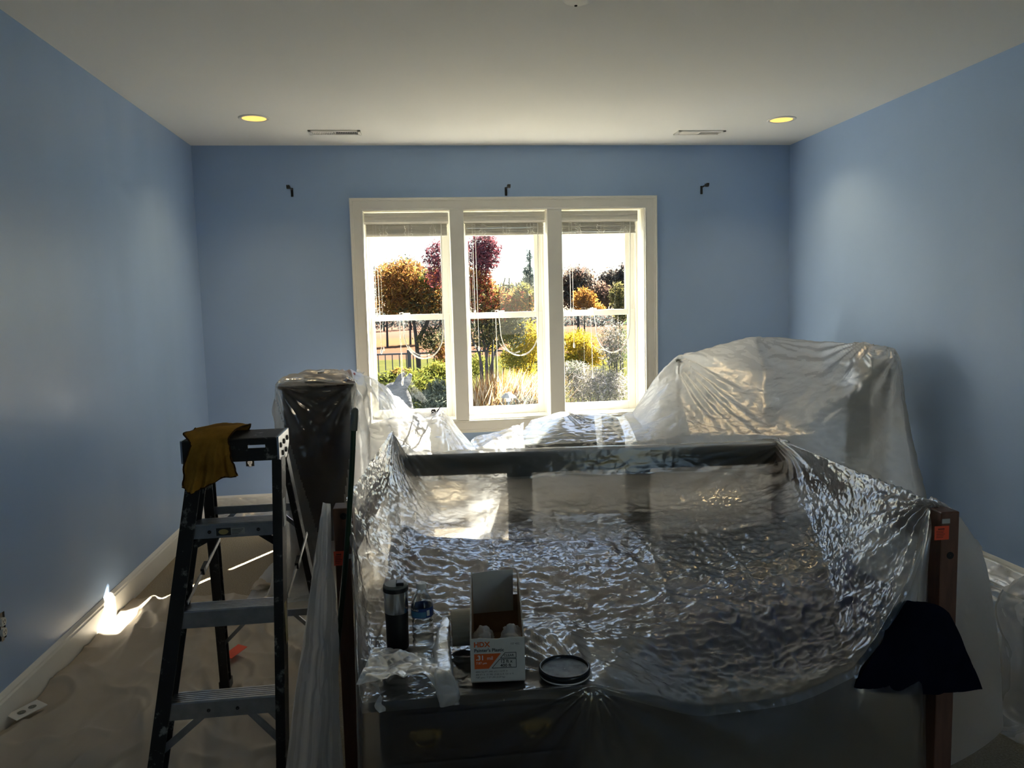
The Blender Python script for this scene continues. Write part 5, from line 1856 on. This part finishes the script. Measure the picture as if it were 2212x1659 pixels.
for i, (px, py, rx, ry, Y, n, pal, lb) in enumerate((
        (835, 602, 34, 30, 40, 500, FARG + OLIVE, 'greyish tree far behind the orange brown tree, low rounded crown'),
        (885, 590, 36, 34, 42, 600, FARG + OLIVE, 'taller greyish tree far behind the orange brown tree'),
        (950, 605, 40, 30, 44, 600, FARG, 'grey tree far behind the maroon top branches'),
        (1085, 640, 40, 30, 42, 600, DARK + OLIVE, 'dark green tree far behind the red orange leaves'),
        (1125, 635, 40, 26, 45, 600, BLUEG + FARG, 'blue grey tree far behind the young conifer'))):
    b0 = gp(px, Y)
    tree('distant_tree', lb, 'tree', tuple(b0), [(px, py, rx, ry, Y, n, pal), (px, py + 40, rx * 1.1, ry * .9, Y, n // 2, pal)], .17, [[b0, PY(px, 665, Y), PY(px, py, Y)]], 'distant trees beyond the meadow', stem_r=.15)
for i, px in enumerate(np.linspace(770, 1420, 12)):
    Y = 66 + (i % 3) * 3
    b0 = gp(px, Y)
    tree('woodland_tree', 'dim bluish tree in the woodland edge behind the meadow', 'tree', tuple(b0),
         [(px, 694 + RNG.uniform(-4, 3), 52, 20, Y, 420, FARG + BLUEG)], .26, [[b0, PY(px, 705, Y), PY(px, 690, Y)]], 'woodland edge trees', stem_r=.2)

# shrubs
SH = [('green_shrub', 'bushy lime green shrub growing below the black fence', [(880, 832, 80, 30, 9.2, 2600, LIME), (945, 808, 36, 28, 9.4, 1000, LIME + [(.40, .34, .05)]), (868, 802, 22, 8, 9.2, 200, ORANGE + LIME), (838, 822, 26, 20, 9.2, 500, LIME + DARK)], .042, .2),
      ('yellow_shrub', 'bright yellow shrub beside the red orange tree stems', [(1140, 740, 40, 46, 10.5, 1500, YELLOW), (1110, 775, 30, 28, 10.4, 700, YELLOW + LIME), (1030, 790, 25, 28, 10.4, 350, LIME), (1062, 752, 10, 14, 10.3, 70, YELLOW)], .038, .2),
      ('yellow_shrub', 'bright yellow shrub in front of the pink meadow', [(1245, 742, 42, 30, 10.8, 1300, YELLOW), (1280, 770, 32, 26, 10.7, 800, YELLOW + [(.52, .28, .04)]), (1235, 785, 35, 20, 10.7, 700, YELLOW + LIME)], .036, .2),
      ('low_shrub', 'low grey green plants just outside the window by the stump', [(930, 868, 60, 22, 8.2, 1500, GREYG), (950, 840, 30, 22, 8.3, 400, GREYG + DARK), (880, 880, 40, 14, 8.0, 500, GREYG + LIME)], .035, .5),
      ('brushy_aster', 'pale dry brush filling the garden before the yellow shrub', [(1285, 835, 78, 42, 8.6, 3600, GREYB), (1240, 800, 40, 22, 8.7, 900, GREYB + GREYG), (1120, 872, 45, 18, 8.2, 900, GREYB + GREYG)], .034, .35),
      ('tall_aster', 'tall pale dry shrub at the edge of the window view', [(1325, 745, 34, 52, 8.8, 1500, GREYB + DARK), (1352, 740, 14, 45, 9.2, 260, [(.10, .17, .06), (.16, .24, .07)])], .034, .35)]
for nm, lb, bl_, sz, up in SH:
    b0 = gp(bl_[0][0], bl_[0][4])
    px, py, rx, ry, Y = bl_[0][:5]
    stems = [[b0 + W3(RNG.normal() * .1, 0, 0), PY(px + d * rx * .25, py + ry * .9, Y), PY(px + d * rx * .6, py, Y)] for d in (-1, -.4, .3, .9)]
    bl2 = bl_ + [(px, py + ry * 1.9, rx * .9, ry * 1.2, Y, bl_[0][5] // 2, bl_[0][6])]
    tree(nm, lb, 'shrub', tuple(b0), bl2, sz, stems, None, up, .22 if 'aster' in nm else .4, .012)

# ornamental grass: curved blades
b0 = gp(1085, 8.6)
t = thing('ornamental_grass', tuple(b0), 'tawny ornamental grass clump with feathery plumes outside the window', 'grass')
Vs, Cs = [], []
nb = 2600
base = np.stack([np.interp(RNG.random(nb), (0, 1), (PY(1005, 800, 8.6)[0], PY(1168, 800, 8.6)[0])), 8.6 + RNG.normal(0, .22, nb), np.full(nb, GZ)], 1)
hgt = np.array([PY(1085, 785 + abs(x - b0[0]) * 55, 8.6)[2] - GZ for x in base[:, 0]]) * RNG.uniform(.62, 1.04, nb)
lean = RNG.normal(0, .16, nb) + .1
leany = RNG.normal(0, .12, nb)
cols = pick(TAN + ORANGE[:2], nb)
segs = 4
for s_ in range(segs):
    q0, q1 = s_ / segs, (s_ + 1) / segs
    f0 = np.stack([base[:, 0] + lean * q0 ** 2.2, base[:, 1] + leany * q0 ** 2, base[:, 2] + hgt * q0], 1)
    f1 = np.stack([base[:, 0] + lean * q1 ** 2.2, base[:, 1] + leany * q1 ** 2, base[:, 2] + hgt * q1 * (1 - .06 * q1)], 1)
    w0 = .005 * (1.1 - q0) + (.004 if s_ == 3 else 0)
    w1 = .005 * (1.1 - q1) + (.007 if s_ == 2 else 0)
    wv = np.stack([np.full(nb, 1.0), RNG.normal(0, .5, nb), np.zeros(nb)], 1)
    Vs.append(np.stack([f0 - wv * w0, f0 + wv * w0, f1 + wv * w1, f1 - wv * w1], 1).reshape(-1, 3))
    Cs.append(np.repeat(np.clip(cols * (.8 + .35 * q1), 0, .9), 4, axis=0))
o = fast_leaves('blades', np.concatenate(Vs), np.concatenate(Cs), t)
o['kind'] = 'stuff'

# fence
FY = 12.6
ftop = PY(860, 763, FY)[2]
t = thing('metal_fence', (0, FY, GZ), 'black metal picket fence between the lawn and meadow', 'fence')
xa, xb = -3.4, 6.5
for z in (ftop - .012, GZ + .12):
    MB().bb((xa, FY - .012, z - .014), (xb, FY + .012, z + .014)).build('rail', 'black_metal', t)
x = PY(884, 780, FY)[0]
src = None
for k_ in range(-2, 4):
    X_ = x + k_ * 1.85
    if src is None:
        x_src = X_
        src = MB().bb((X_ - .032, FY - .032, GZ), (X_ + .032, FY + .032, ftop + .05)).build('post', 'black_metal', t)
    else:
        instance(src, 'post', t, (X_ - x_src, 0, 0))
src = None
for k_ in range(88):
    X_ = xa + .05 + k_ * .112
    if src is None:
        src = MB().bb((X_ - .008, FY - .008, GZ + .05), (X_ + .008, FY + .008, ftop - .01)).build('picket', 'black_metal', t)
    else:
        instance(src, 'picket', t, (k_ * .112, 0, 0))

# weathered stump
sb = PY(865, 850, 7.6)
mbx = MB()
pts = [PY(825, 905, 7.6), PY(845, 850, 7.6), PY(862, 838, 7.6), PY(880, 822, 7.58), PY(887, 808, 7.56)]
mbx.tube(pchip(np.array(pts), 14), pchip(np.array([.12, .10, .075, .04, .015]).reshape(-1, 1), 14)[:, 0], 12)
pts = [PY(875, 905, 7.6), PY(868, 860, 7.6), PY(862, 835, 7.62), PY(868, 812, 7.64), PY(874, 806, 7.64)]
mbx.tube(pchip(np.array(pts), 14), pchip(np.array([.10, .09, .06, .03, .012]).reshape(-1, 1), 14)[:, 0], 12)
pts = [W3(PY(850, 900, 7.6)[0], 7.6, GZ), PY(850, 900, 7.6)]
mbx.tube(pts, [.2, .17], 14)
tag(mbx.build('driftwood_stump', 'rock', smooth=True), 'weathered grey wooden stump just outside the window', 'stump')

# path light
c = PY(1098, 856, 7.9)
t = thing('path_light', (c[0], c[1], GZ), 'small metal path light with a flared shade outside the window', 'light')
MB().tube([(c[0], c[1], GZ), (c[0], c[1], c[2])], .012, 8).build('stake', 'lamp_metal', t)
MB().lathe([(.085, -.01), (.03, .035), (.012, .04), (.001, .048)], (c[0], c[1], c[2]), 20).build('shade', 'lamp_metal', t)
MB().lathe([(.02, -.055), (.026, -.05), (.026, -.008), (.02, 0)], (c[0], c[1], c[2]), 16).build('lens', 'white_plastic', t)
